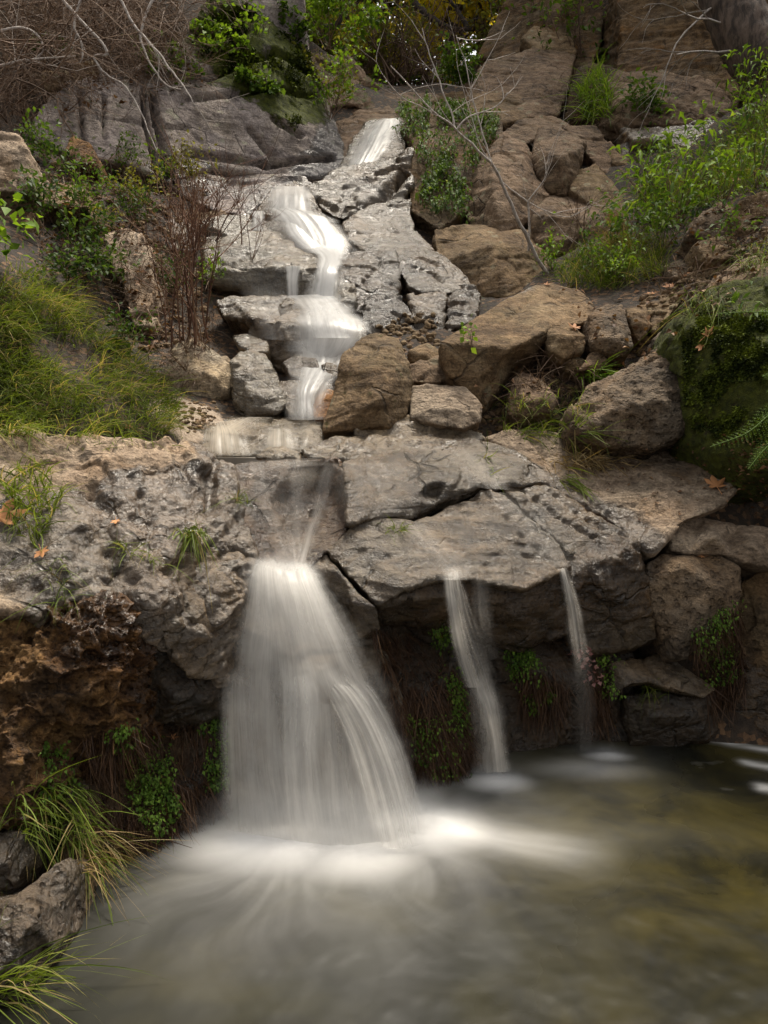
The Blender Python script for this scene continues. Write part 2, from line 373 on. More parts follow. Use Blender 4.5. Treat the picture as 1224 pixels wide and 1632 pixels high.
def solid(parts, voxel, smooth):
    bm = bmesh.new()
    for V, Fs in parts:
        vs = [bm.verts.new(v) for v in V]
        for f in Fs:
            try: bm.faces.new([vs[i] for i in f])
            except ValueError: pass
    bmesh.ops.recalc_face_normals(bm, faces=bm.faces[:])
    me = bpy.data.meshes.new('tmp'); bm.to_mesh(me); bm.free()
    o = bpy.data.objects.new('tmp', me); COL.objects.link(o)
    r = o.modifiers.new('r', 'REMESH'); r.mode = 'VOXEL'; r.voxel_size = voxel; r.use_smooth_shade = True
    if smooth:
        s = o.modifiers.new('s', 'SMOOTH'); s.factor = .5; s.iterations = smooth
    dg = bpy.context.evaluated_depsgraph_get()
    out = bpy.data.meshes.new_from_object(o.evaluated_get(dg))
    bpy.data.objects.remove(o); bpy.data.meshes.remove(me)
    return out
def getco(me):
    n = len(me.vertices); a = np.empty(n * 3, np.float32); me.vertices.foreach_get('co', a); return a.reshape(-1, 3).astype(np.float64)
def getno(me):
    n = len(me.vertices); a = np.empty(n * 3, np.float32); me.vertices.foreach_get('normal', a); return a.reshape(-1, 3).astype(np.float64)
def polys(me): 
    k = len(me.polygons); a = np.empty(len(me.loops), np.int32); me.loops.foreach_get('vertex_index', a)
    return a.reshape(-1, 4) if len(a) == 4 * k else None
SEED = [11]
def rock(name, mat, label, cat, outlines, inner='', back=.5, drop=.5, smooth=4, amp=1.0, facet=1.0, ff=None, strata=0.6, pit=0.0,
         wet=0.0, moss=0.0, mosstop=0.0, cracks=(), res=1.0, group=None, blobby=0.0, craggy=0.0, autowet=1.0, mosspts=''):
    SEED[0] += 7; sd_ = SEED[0]
    if isinstance(outlines, str): outlines = [(outlines, inner, back)]
    parts, allD, ext = [], [], []
    for o_ in outlines:
        ol = pts(o_[0]); inn = pts(o_[1]) if len(o_) > 1 and o_[1] else []; bk = o_[2] if len(o_) > 2 else back
        parts.append(relief(ol, inn, bk, drop)); allD += [q[2] for q in ol]; ext += [P(*q) for q in ol]
    Dm = sum(allD) / len(allD); ext = np.array(ext); size = float(np.linalg.norm(ext.max(0) - ext.min(0)))
    vx = max(2.3 * Dm / 797.0 * res, size / 260)
    me = solid(parts, vx, max(1, int(smooth * .6)))
    co, no = getco(me), getno(me)
    s = min(size, 1.6)
    Rm = rotmat(sd_); q = co + sd_ * 1.37
    warp = np.stack([fbm(q * (2.2 / s), 3, sd_ + 1), fbm(q * (2.2 / s), 3, sd_ + 2), fbm(q * (2.2 / s), 3, sd_ + 3)], 1)
    d = fbm(q * (2.6 / s), 5, sd_, .52) * .024 * s * amp
    f0 = (ff or 3.4) / s
    if facet > 0:
        for kk, (fr, w) in enumerate(((f0, 1.0), (f0 * 2.6, .42))):
            z = ((q + warp * .10 * s) @ Rm.T) * np.array([1, 1, 1.5]) * fr
            f1, f2, h, off = voro(z, sd_ + kk)
            rx = ((h >> 3) & 255) / 127.5 - 1; ry = ((h >> 11) & 255) / 127.5 - 1; rz = ((h >> 17) & 255) / 127.5 - 1
            d += w * facet * (.11 / fr) * (off[:, 0] * rx + off[:, 1] * ry + off[:, 2] * rz) 
            d -= w * facet * (.028 / fr) * (1 - sstep(0, .10, f2 - f1))
    if strata > 0:
        z = (q @ Rm.T) * np.array([2.2, 2.2, 15.0]) / max(s, .5)
        d += strata * .010 * s * fbm(z + warp * 1.2, 4, sd_ + 5, .55, ridged=True)
    if pit > 0:
        z = q * 13 + warp * 2; f1, f2, h, off = voro(z, sd_ + 9)
        m = sstep(.0, .35, perlin(q * 3, sd_ + 4) + .15)
        d -= pit * .028 * m * (1 - sstep(.08, .45, f1)) 
        z = q * 31; f1, f2, h, off = voro(z, sd_ + 19); d -= pit * .010 * m * (1 - sstep(.1, .5, f1))
    if blobby > 0: d += blobby * .045 * (np.abs(perlin((q + warp * .05) * np.array([7, 7, 5.]), sd_ + 8)) + .5 * np.abs(perlin((q + warp * .05) * 15, sd_ + 28)) - .3)
    if craggy > 0: d += craggy * .03 * fbm(q * 5.5 + warp, 6, sd_ + 33, .62, ridged=True)
    d += fbm(q * 9.0, 4, sd_ + 6, .6) * .007 * min(1.0, s) * (Dm / 4) ** .6
    for cr in cracks:
        cp = [P(*a) for a in pts(cr[0])]; cw, cd = cr[1], cr[2]
        for a, b in zip(cp[:-1], cp[1:]):
            qq = co + warp * .035 * np.array([1, 0, 1]); sc = np.array([1, .12, 1])
            dist, _ = seg_dist(qq * sc, a * sc, b * sc); d -= cd * np.exp(-(dist / cw) ** 2)
    co2 = co + no * d[:, None]
    me.vertices.foreach_set('co', co2.astype(np.float32).ravel()); me.update()
    no = getno(me)
    put_attr(me, 'wet', np.clip(wet + autowet * wetness(co2) * np.clip(.75 + .6 * no[:, 2], .35, 1), 0, 1))
    put_attr(me, 'moss', np.clip(moss + mosstop * sstep(.2, .8, no[:, 2]) + sum((.55 * (1 - sstep(.4 * a[3], a[3], np.linalg.norm((co2 - P(*a[:3])) * np.array([1, .5, 1]), axis=1))) for a in pts(mosspts)), np.zeros(len(co2))), 0, 1.0))
    me.polygons.foreach_set('use_smooth', np.ones(len(me.polygons), bool))
    me.materials.clear(); me.materials.append(R[mat]); me.name = name
    ROCKS.append((co2, polys(me)))
    loc = centre(me)
    return link(name, me, None, label, cat, group, loc=loc)

# ------------------------------------------------------------------ the ground under it all: one sheet
GP = [P(*a) for a in pts('''-60,700,4.1 0,690,4.15 130,690,4.3 260,680,4.55 0,600,4.45 120,590,4.8 220,610,5.0 0,520,4.7 100,500,5.2 200,520,5.7 290,560,5.6 -80,430,4.9 0,430,5.0 90,430,5.6 150,430,5.9 300,500,6.2
-80,310,5.8 0,330,5.95 80,360,6.25 150,340,6.7 240,310,7.4 60,240,7.1 330,400,7.1 330,320,7.9 60,235,8.0 130,270,8.4 200,285,8.8 330,290,9.3 480,300,9.7 200,60,9.7 200,-40,10.6 0,120,8.7 0,20,9.5 300,20,10.4 90,150,8.7
300,660,4.8 340,690,4.75 480,670,5.15 500,600,5.6 510,500,6.4 400,560,6.0 480,390,7.4 600,400,7.4 470,310,8.4 570,265,9.2 620,190,10.5 650,155,12 600,140,13
620,700,4.95 760,690,5.0 660,570,5.6 760,640,5.3 740,500,6.6 860,580,5.55 820,640,5.25 900,620,5.25 960,560,5.5 1000,520,5.7 1040,470,6.0 900,450,6.6 960,400,7.0 1090,430,6.1 1100,380,6.6 1180,330,6.3 1224,380,5.6 1300,400,5.2 1224,250,7.5 1300,200,7.4 1120,300,7.6
1000,340,8.0 860,420,7.5 760,400,8.0 700,300,9.0 850,250,9.3 1000,240,9.9 880,170,12 930,200,10.7 760,180,11.4 700,130,13 1160,190,10.7 1060,180,11.2 900,100,13.5 1224,150,9.3
950,700,5.1 1100,700,4.95 1180,700,4.75 1200,840,4.4 1100,870,4.4 1320,840,4.2 1300,600,4.6''')]
GX = [np.array(a) for a in [(-3, 2, .5), (-2.2, 2.2, .3), (-1.6, 2.0, -.2), (-1.3, 2.6, .0), (-1.1, 3.2, .2), (-2.2, 3, .9), (-3.5, 3.2, 1.3), (-.4, 3.9, .2), (.6, 4.2, .3), (1.4, 4.3, .25), (2.2, 4.4, .3), (2.2,3.8,-.1), (3.8, 4.2, .9), (-.6, 1.5, -.45), (.5, 2, -.5), (1.5, 3, -.45), (2.8, 2.6, -.2), (3.8, 2.4, .2),
     (-.5, 3.1, -.4), (.8, 3.3, -.4), (0, .3, -.4), (2, 1, -.4), (-2, .8, .2), (4, 1, .3), (-5, 4, 2.2), (-5, 6, 3.2), (-5, 8, 5.2), (-6, 10, 7.4), (-4.5, 12, 8.8), (-1.8, 12.6, 7.6), (-1, 13, 6.6), (5, 5, 1.9), (6, 8, 4.2), (6, 10, 6.0), (5.5, 13, 9), (3.2, 14.2, 9.2), (1.9, 14, 7), (7, 12, 9.5),
     (.2, 15, 5.8), (.6, 18, 7.2), (1, 24, 9.0), (-3, 15, 9), (-4, 20, 11), (4, 17, 10.5), (6, 24, 13), (-8, 14, 12), (9, 16, 13), (-8, 26, 14), (10, 28, 16), (0, 32, 10.2)]]
GA = np.array(GP + GX)
def _tps(r): return r * r * np.log(r + 1e-6)
_n = len(GA); _K = _tps(np.linalg.norm(GA[:, None, :2] - GA[None, :, :2], axis=2)) + np.eye(_n) * .02
_Pm = np.hstack([np.ones((_n, 1)), GA[:, :2]]); _A = np.block([[_K, _Pm], [_Pm.T, np.zeros((3, 3))]])
_w = np.linalg.solve(_A, np.concatenate([GA[:, 2], np.zeros(3)]))
def ground_z(x, y):
    x = np.asarray(x, float); y = np.asarray(y, float); out = _w[_n] + _w[_n + 1] * x + _w[_n + 2] * y
    for k in range(_n):
        out = out + _w[k] * _tps(np.hypot(x - GA[k, 0], y - GA[k, 1]))
    return out
def build_ground():
    xs = np.concatenate([np.arange(-9, -4, .12), np.arange(-4, 4.5, .035), np.arange(4.5, 10, .12)])
    ys = np.concatenate([np.arange(.2, 9, .035), np.arange(9, 14, .07), np.arange(14, 32, .2)])
    X, Y = np.meshgrid(xs, ys); nx, ny = len(xs), len(ys)
    Z = ground_z(X.ravel(), Y.ravel()); p = np.stack([X.ravel(), Y.ravel(), Z], 1)
    p[:, 2] += fbm(p * 1.3, 4, 5) * .10 * sstep(3, 8, p[:, 1]) + fbm(p * 5, 4, 3) * .035 + fbm(p * 17, 3, 8) * .012
    i = np.arange(nx * ny).reshape(ny, nx)
    Fq = np.stack([i[:-1, :-1], i[:-1, 1:], i[1:, 1:], i[1:, :-1]], -1).reshape(-1, 4)
    sand = np.zeros(len(p)); 
    for (a, r) in ((P(300, 660, 4.75), .35), (P(1060, 740, 4.7), .5), (P(960, 760, 4.5), .4)):
        sand = np.maximum(sand, 1 - sstep(.4 * r, r, np.linalg.norm(p - a, axis=1)))
    moss = np.clip(perlin(p * .7, 31) * 1.2 - .1, 0, .7)
    me = make_mesh('ground', p, Fq, M_DIRT, {'sand': sand, 'moss': moss})
    ROCKS.append((p, Fq)); link('ground', me, kind='structure')
build_ground()
# ------------------------------------------------------------------ front ledge
rock('ledge_rock', 'tan', 'big weathered tan and grey ledge rock left of the main waterfall', 'rock', [
 ('-60,700,3.7 0,688,3.85 50,684,3.95 75,700,3.95 130,692,4.0 250,700,4.1 285,703,4.15 325,715,4.2 345,735,4.15 372,748,4.1 376,790,3.95 390,840,3.8 408,880,3.65 405,905,3.58 385,960,3.45 375,1010,3.4 358,1060,3.33 352,1085,3.3 300,1072,3.22 250,1030,3.15 215,1000,3.12 190,965,3.1 150,960,3.05 100,955,3.02 60,985,2.95 0,975,2.9 -60,975,2.85',
  '0,790,3.4 100,780,3.55 60,900,3.08 30,850,3.2 200,750,3.75 250,740,3.9 310,745,3.92 330,790,3.85 200,830,3.45 150,880,3.22 240,900,3.28 300,800,3.74 300,870,3.5 300,960,3.3 345,1000,3.32 340,860,3.62 360,880,3.62 250,960,3.14 120,840,3.3 190,900,3.2', .7)],
 smooth=4, amp=1.2, facet=.4, ff=4.5, strata=1.3, pit=.0, blobby=.8, craggy=.35, cracks=[('120,700,4.0 150,780,3.6 160,850,3.3', .025, .03), ('220,790,3.6 235,840,3.4 232,880,3.3', .014, .035), ('30,800,3.3 60,880,3.1', .03, .03), ('160,860,3.3 190,900,3.2 195,960,3.1', .03, .04), ('300,880,3.5 310,960,3.36 345,1010,3.32', .018, .03), ('255,870,3.4 265,950,3.3', .015, .02), ('180,800,3.6 185,860,3.35 210,930,3.15', .02, .035), ('345,735,4.1 340,800,3.85', .02, .03), ('120,860,3.2 170,930,3.1', .02, .03), ('270,720,4.0 330,760,3.9 345,800,3.85', .02, .03), ('270,900,3.4 390,885,3.6', .015, .03)])
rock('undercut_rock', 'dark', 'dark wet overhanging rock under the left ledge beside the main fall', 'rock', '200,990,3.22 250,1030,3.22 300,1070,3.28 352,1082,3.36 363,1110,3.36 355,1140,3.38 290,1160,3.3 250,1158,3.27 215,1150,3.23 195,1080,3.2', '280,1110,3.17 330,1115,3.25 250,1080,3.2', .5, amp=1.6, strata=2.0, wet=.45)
rock('tufa_bank', 'ochre', 'crumbly orange brown tufa bank at the left edge', 'rock', '-60,975,2.95 0,990,2.96 60,1000,2.98 110,955,3.04 190,962,3.1 215,1010,3.12 222,1150,3.12 200,1175,3.08 120,1200,2.98 70,1260,2.78 30,1310,2.66 -60,1340,2.5', '100,1040,2.9 50,1130,2.78 170,1090,2.98 170,1010,3.0 20,1060,2.86 20,1230,2.64', .6, smooth=2, amp=2.0, facet=.7, ff=6, pit=.5, craggy=2.6, strata=.8)
rock('flank_rock', 'grey', 'glossy grey wet flank of rock touching the left edge of the main fall', 'rock', '238,885,3.33 262,868,3.42 330,872,3.56 395,882,3.66 404,905,3.6 385,960,3.47 372,1010,3.4 356,1085,3.31 300,1078,3.21 262,1030,3.14 245,960,3.2', '330,960,3.36 330,1030,3.28 290,900,3.4 290,980,3.24', .3, smooth=3, amp=1.0, facet=.5, strata=2.0, wet=.35, blobby=.45, cracks=[('318,880,3.5 322,950,3.36 345,1005,3.3', .014, .03), ('350,880,3.55 372,940,3.45', .012, .02), ('272,890,3.36 285,980,3.22 320,1020,3.26', .012, .02)])
rock('bank_rock', 'dark', 'small black wet stone set in the tufa at the left edge', 'rock', '-30,1145,2.82 20,1140,2.84 35,1155,2.84 28,1200,2.8 5,1225,2.74 -30,1225,2.72', '0,1180,2.74', .3, wet=.5)
rock('chute_rock', 'chute', 'brown rock with a V shaped notch the stream pours down', 'rock', '368,738,4.16 400,734,4.2 470,733,4.22 540,728,4.2 551,760,4.05 552,850,3.85 520,880,3.75 495,905,3.7 470,920,3.68 430,915,3.66 400,895,3.68 385,840,3.8 372,790,3.98', '455,800,4.1 470,870,3.85 500,760,4.24 500,830,4.02 522,770,4.2 425,800,3.98', .6, amp=.7, facet=.5, wet=.15)
rock('plunge_rock', 'grey', 'bulging rock behind the white veil of the main fall', 'rock', '385,890,3.78 495,900,3.78 560,960,3.72 600,1010,3.7 640,1100,3.55 655,1250,3.38 650,1345,3.2 360,1345,3.25 352,1200,3.42 355,1080,3.45 365,980,3.55', '460,1045,3.46 520,1060,3.46 480,1090,3.4 500,1200,3.34 420,1080,3.46', .6, wet=.5)
rock('upper_slab', 'grey', 'wet grey slab right of the chute with a hollow under its front edge', 'rock', '545,735,4.18 600,724,4.3 640,713,4.42 700,715,4.45 740,735,4.3 768,772,4.16 745,785,4.14 700,800,4.06 655,825,3.96 620,820,3.92 560,838,3.82 553,836,3.82 552,770,4.0', '640,750,4.2 600,800,3.95 690,785,4.16 720,768,4.1 680,770,4.1 655,800,4.0', .6, smooth=6, amp=.8, facet=.35, strata=1.0, wet=.2)
rock('pouring_slab', 'grey', 'broad smooth wet slab that two thin falls pour off', 'rock', '560,838,3.85 620,824,3.95 655,832,3.95 700,818,4.03 745,792,4.14 772,776,4.2 800,788,4.18 850,830,4.05 890,865,3.92 907,903,3.82 880,918,3.74 840,937,3.66 800,934,3.63 750,923,3.62 700,921,3.6 660,933,3.56 620,958,3.5 600,962,3.5 575,940,3.55 545,905,3.65 518,878,3.76 540,860,3.8',
 '650,880,3.73 720,850,3.9 800,860,3.9 600,890,3.68 760,890,3.76 840,890,3.84 700,905,3.66 620,925,3.56', .5, smooth=7, amp=.8, facet=.22, strata=1.0, wet=.35, cracks=[('770,780,4.2 830,850,4.0 890,905,3.8', .012, .015), ('660,835,3.95 700,880,3.75', .01, .01)])
rock('lip_rock', 'darkbrown', 'dark dripping rock face below the lip of the broad slab', 'rock', '585,952,3.57 620,957,3.55 700,922,3.65 750,924,3.67 840,940,3.71 905,900,3.86 907,1008,3.87 870,1017,3.84 840,1032,3.8 800,1027,3.82 740,1002,3.82 700,1002,3.78 640,988,3.72 600,993,3.68', '660,955,3.56 800,965,3.66 860,970,3.74 740,960,3.64 835,990,3.7 700,950,3.6', .6, amp=1.2, facet=.9, ff=5, wet=.3, moss=.12)
rock('tongue_rock', 'grey', 'narrow wet rock tongue just right of the main fall', 'rock', '488,888,3.74 500,880,3.76 520,882,3.76 545,912,3.64 575,947,3.54 600,967,3.5 606,1002,3.54 572,1018,3.54 545,962,3.58 520,932,3.66 495,908,3.72', '560,960,3.52 530,910,3.66', .4, amp=.7, facet=.4, wet=.4)
rock('pale_rock', 'pale', 'pale cracked rock behind the wet slab under the boulders', 'rock', '478,714,4.4 510,700,4.5 560,685,4.62 620,665,4.78 690,668,4.88 765,690,4.85 768,702,4.75 700,718,4.52 640,722,4.42 600,730,4.36 545,735,4.28 495,732,4.32', '600,690,4.66 650,695,4.62 580,705,4.5 690,690,4.72 545,712,4.4', .4, facet=1.0, ff=5, strata=1.6)
rock('shoulder_rock', 'grey', 'rounded grey rock shoulder above the middle crack of the ledge', 'rock', '698,722,4.48 738,698,4.72 800,706,4.64 850,732,4.48 864,768,4.34 832,775,4.26 800,772,4.22 790,782,4.2 762,772,4.2 735,742,4.34', '790,735,4.4 750,720,4.5 820,750,4.32', .5, smooth=6, amp=.7, facet=.4, strata=1.0)
rock('strip_rock', 'grey', 'long diagonal wet strip of ledge running down to the dark block', 'rock', '800,778,4.25 868,772,4.32 920,800,4.25 970,835,4.15 1018,862,4.06 960,872,3.99 905,884,3.91 888,862,3.96 850,830,4.09', '900,825,4.1 880,800,4.2 950,850,4.05', .5, smooth=5, amp=.6, facet=.5, strata=1.5, cracks=[('830,780,4.25 900,830,4.1 960,870,4.0', .012, .02), ('860,775,4.3 940,830,4.12 1000,860,4.05', .012, .02)])
rock('shelf_rock', 'tan', 'gently sloping dry tan shelf at the right with straw on it', 'rock', '775,700,4.78 820,686,4.86 900,690,4.95 960,684,5.05 1060,684,5.05 1150,705,4.75 1190,755,4.42 1160,802,4.22 1085,835,4.12 1040,882,3.99 1012,862,4.06 970,826,4.2 905,790,4.35 862,770,4.42 835,735,4.58', '960,740,4.7 1050,760,4.5 900,740,4.65 1000,800,4.32 1100,760,4.5', .5, smooth=5, amp=.7, facet=.35, strata=.8, pit=.5, cracks=[('850,705,4.75 900,765,4.45 980,830,4.2', .015, .025), ('790,712,4.7 840,735,4.55 860,765,4.4', .014, .025)])
rock('block_rock', 'darkbrown', 'tall dark squarish block right of the two thin falls', 'rock', '903,884,3.92 940,864,3.99 962,848,4.02 1012,856,4.04 1022,880,4.0 1032,920,3.98 1045,980,3.95 1052,1020,3.95 1000,1037,3.93 940,1042,3.9 905,1020,3.88 898,940,3.84', '960,930,3.84 1000,960,3.88 930,900,3.86 990,880,3.93', .6, amp=1.0, facet=.9, ff=4, wet=.25, cracks=[('955,860,3.95 975,960,3.86 1000,1040,3.9', .008, .02), ('905,960,3.85 1000,1000,3.9 1050,985,3.93', .01, .02)])
rock('faceted_rock', 'rough', 'two faced rock, purple grey to the left and tan to the right', 'rock', '1033,897,4.0 1055,883,4.09 1110,884,4.12 1150,886,4.09 1180,903,4.0 1184,940,3.95 1167,1000,3.92 1150,1007,3.92 1097,1047,3.87 1075,1047,3.87 1055,1012,3.93 1043,980,3.95 1032,920,3.98', '1095,905,3.92 1098,1000,3.82 1082,1035,3.83 1150,940,3.86', .5, smooth=3, amp=.5, facet=.35, strata=.6)
rock('capping_rock', 'tan', 'smooth rounded tan rock topping the right side of the ledge', 'rock', '1065,845,4.15 1080,828,4.25 1120,823,4.3 1170,833,4.3 1230,843,4.25 1265,880,4.1 1232,907,4.0 1190,897,4.0 1160,884,4.05 1100,882,4.08 1070,877,4.1', '1140,855,4.04 1200,870,4.0', .45, smooth=6, amp=.8, facet=.35)
rock('low_slab', 'grey', 'thin tilted wet slab lying low at the right of the pool', 'rock', '973,1057,3.88 1005,1048,4.0 1022,1050,4.02 1055,1038,4.08 1082,1058,4.05 1142,1098,3.97 1120,1112,3.85 1085,1102,3.8 1040,1087,3.82 1002,1092,3.78 978,1110,3.82', '1060,1065,3.95 1010,1070,3.86', .35, smooth=3, amp=.5, facet=.5, wet=.4, cracks=[('1020,1050,4.0 1060,1090,3.82', .01, .03)])
rock('pool_boulder', 'dark', 'dark wet boulder below the thin tilted slab at the water', 'rock', '995,1110,3.92 1040,1098,3.92 1085,1108,3.9 1135,1108,3.95 1145,1150,3.95 1132,1185,3.92 1060,1190,3.9 1005,1192,3.9', '1040,1140,3.8 1100,1140,3.82', .4, amp=1.4, facet=1.2, wet=.6)
rock('right_bank', 'darkbrown', 'brown bank rock at the right end of the pool', 'rock', '1150,1000,4.15 1185,925,4.12 1230,905,4.05 1290,895,4.0 1300,1220,3.85 1200,1200,3.98 1130,1195,4.02 1110,1080,4.12', '1200,1050,4.0 1180,1130,3.98 1240,1000,3.95', .6, amp=1.8, facet=1.0, ff=5)
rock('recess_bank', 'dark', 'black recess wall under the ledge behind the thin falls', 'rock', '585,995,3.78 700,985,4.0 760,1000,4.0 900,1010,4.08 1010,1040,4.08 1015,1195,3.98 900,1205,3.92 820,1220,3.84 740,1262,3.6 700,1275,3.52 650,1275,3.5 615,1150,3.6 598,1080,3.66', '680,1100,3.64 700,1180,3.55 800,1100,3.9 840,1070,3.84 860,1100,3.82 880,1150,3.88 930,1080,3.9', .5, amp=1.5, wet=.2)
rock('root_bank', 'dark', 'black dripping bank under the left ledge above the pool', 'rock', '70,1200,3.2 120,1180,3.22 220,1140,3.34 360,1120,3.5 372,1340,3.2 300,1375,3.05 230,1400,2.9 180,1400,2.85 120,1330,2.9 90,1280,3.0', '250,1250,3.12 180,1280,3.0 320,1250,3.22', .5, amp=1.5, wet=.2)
rock('shore_rock', 'rough', 'purple grey lichen marked rock at the bottom left waterside', 'rock', '-40,1440,2.3 0,1437,2.32 35,1420,2.36 55,1408,2.4 88,1378,2.48 106,1390,2.48 103,1440,2.42 97,1500,2.33 72,1550,2.26 32,1600,2.16 -40,1610,2.12', '60,1450,2.28 30,1500,2.2', .3, amp=1.0, facet=.6, wet=.3)
rock('shore_rock', 'dark', 'dark rock above the lichen marked rock at the left edge', 'rock', '-40,1320,2.55 0,1328,2.56 40,1325,2.6 45,1380,2.54 20,1420,2.46 -40,1430,2.4', '10,1370,2.45', .3, wet=.4)
rock('shore_rock', 'rough', 'upright grey stone in front of the black root bank', 'rock', '92,1290,2.82 115,1245,2.9 140,1250,2.92 150,1310,2.84 145,1370,2.74 100,1380,2.7', '120,1300,2.76', .25, wet=.3)
# ------------------------------------------------------------------ middle boulders
rock('boulder', 'brown', 'largest brown boulder with a flat tilted top, right of the cascade', 'boulder', '700,545,5.08 730,525,5.25 800,480,5.7 850,455,6.0 880,450,6.1 925,462,6.0 950,485,5.8 942,512,5.55 915,517,5.5 880,522,5.38 872,540,5.3 845,570,5.3 815,585,5.3 795,622,5.15 770,648,5.0 745,630,5.0 715,600,5.02 703,570,5.05', '735,548,5.02 780,550,5.04 805,562,5.05 830,548,5.12 870,526,5.26 760,600,4.98 785,590,5.05 880,480,5.75', .7, smooth=1, amp=.15, facet=.12, ff=4, strata=.5, cracks=[('800,515,5.4 850,470,5.85', .01, .02), ('880,470,5.8 910,480,5.7', .01, .025)])
rock('boulder', 'brown', 'upright dark olive boulder standing beside the foot of the cascade', 'boulder', '513,690,4.62 525,640,4.75 538,590,4.85 545,565,4.95 575,537,5.15 600,530,5.25 635,540,5.2 652,575,5.0 659,610,4.92 647,662,4.78 622,680,4.68 560,685,4.62', '590,590,4.78 600,640,4.66 615,558,4.95 640,600,4.84 560,620,4.76 545,672,4.62', .55, smooth=3, amp=.6, facet=.4, ff=4, moss=.28, autowet=.2, res=.8)
rock('boulder', 'tan', 'squat brown boulder wedged under the largest boulder', 'boulder', '653,617,4.97 690,612,5.02 742,616,4.97 768,642,4.85 766,672,4.76 740,685,4.7 690,674,4.72 654,667,4.76', '700,622,4.92 690,650,4.76 740,650,4.78', .4, smooth=2, amp=.5, facet=.5, autowet=.2, res=.8)
rock('boulder', 'brown', 'small pointed stone behind the upright dark boulder', 'stone', '648,556,5.3 680,545,5.42 706,560,5.36 692,580,5.26 655,578,5.26', '675,562,5.26', .35, smooth=3)
rock('boulder', 'red', 'flat pinkish stone between the two largest boulders', 'stone', '648,582,5.2 700,565,5.32 722,590,5.2 716,606,5.12 690,612,5.08 655,608,5.1', '685,588,5.16', .35, smooth=3)
rock('boulder', 'red', 'wedge shaped tan boulder in front of the largest boulder', 'boulder', '808,660,4.96 816,602,5.1 830,592,5.22 865,605,5.14 890,635,4.98 882,657,4.9 842,664,4.88', '832,604,5.06 868,632,4.92 840,640,4.9', .35, smooth=2, amp=.4, facet=.3)
rock('boulder', 'brown', 'small block leaning on the right end of the largest boulder', 'stone', '872,535,5.24 876,520,5.3 905,515,5.42 936,535,5.32 930,560,5.26 897,572,5.18 878,560,5.18', '895,535,5.22', .3, smooth=2)
rock('boulder', 'rough', 'angular grey brown block among rubble right of the largest boulder', 'boulder', '938,500,5.4 965,484,5.56 994,485,5.54 1000,510,5.36 1012,552,5.25 995,567,5.2 965,562,5.2 940,550,5.25', '972,505,5.32 985,545,5.16 960,540,5.2', .4, smooth=2, amp=.5, facet=.4)
rock('boulder', 'brown', 'mossy tan stone right of the angular grey brown block', 'stone', '996,490,5.6 1030,484,5.7 1040,520,5.5 1018,545,5.4 1005,522,5.45', '1018,510,5.46', .35, smooth=2)
rock('boulder', 'brown', 'small dark stone in the hollow under the largest boulder', 'stone', '893,570,5.3 915,560,5.34 932,575,5.3 925,597,5.24 900,592,5.24', '912,578,5.22', .25, smooth=2)
rock('boulder', 'rough', 'flat pointed stone beside the bright grass tuft', 'stone', '922,590,5.15 940,562,5.26 955,558,5.28 972,577,5.2 960,590,5.14', '950,575,5.16', .25, smooth=2)
rock('boulder', 'orange', 'rusty orange stone at the foot of the upright dark boulder', 'stone', '497,650,4.9 503,632,4.98 522,618,5.05 542,625,5.0 540,645,4.92 520,668,4.82 500,666,4.82', '520,635,4.92', .25, smooth=2, facet=.5, autowet=.3)
rock('rough_rock', 'rough', 'coarse grey brown rock left of the mossy rock', 'rock', '905,655,4.72 945,612,4.86 985,592,4.96 1040,567,4.98 1060,540,5.0 1082,560,4.84 1092,600,4.72 1097,640,4.62 1087,690,4.56 1040,712,4.56 980,706,4.56 915,696,4.58', '1000,640,4.6 1060,640,4.55 1010,600,4.8 1040,600,4.74 970,660,4.58', .6, amp=1.5, facet=.7, ff=6, pit=.6, craggy=.6, strata=1.4)
rock('mossy_rock', 'dark', 'large rock with a dark moss covered face at the right edge', 'rock', '1058,540,4.82 1075,500,4.86 1110,470,4.88 1160,450,4.72 1230,440,4.5 1320,440,4.3 1320,740,3.95 1224,745,4.02 1150,725,4.3 1100,700,4.52 1090,640,4.52 1085,590,4.62', '1150,550,4.36 1150,650,4.3 1224,600,4.1 1110,520,4.6', .6, amp=1.8, facet=.6, ff=6, moss=.68)
rock('scree_rock', 'rough', 'grey rock at the top of the right bank with grass hanging over it', 'rock', '1130,470,4.85 1150,430,5.0 1185,415,5.0 1240,400,4.9 1320,400,4.6 1320,470,4.4 1220,470,4.58 1160,490,4.72', '1200,440,4.75', .5)
for k, (lab, o_) in enumerate((('grey angular stone high on the right bank', '1108,345,6.1 1150,320,6.3 1178,332,6.2 1165,372,6.0 1120,382,6.0 1100,365,6.05'), ('dark stone at the right edge above the rubble', '1165,340,6.0 1190,310,6.1 1240,300,6.0 1250,370,5.7 1200,385,5.75'), ('flat brown stone low in the right bank rubble', '1058,425,6.1 1090,405,6.25 1130,415,6.1 1130,440,5.9 1085,450,5.9'), ('long brown stone along the edge of the moss', '1035,480,5.9 1075,460,5.9 1095,470,5.7 1050,525,5.4 1035,520,5.5'), ('small stone between rubble and mossy rock', '1040,540,5.3 1075,505,5.2 1085,515,5.1 1055,555,5.1'), ('brown stone in the rubble under the bright leaves', '1105,385,6.0 1160,372,5.95 1195,390,5.75 1160,412,5.6 1120,410,5.75'))):
    rock('rubble_stone', 'rough' if k % 2 == 0 else 'brown', lab, 'stone', o_, '', .35, smooth=2, facet=1.2, group='stones in the right bank')
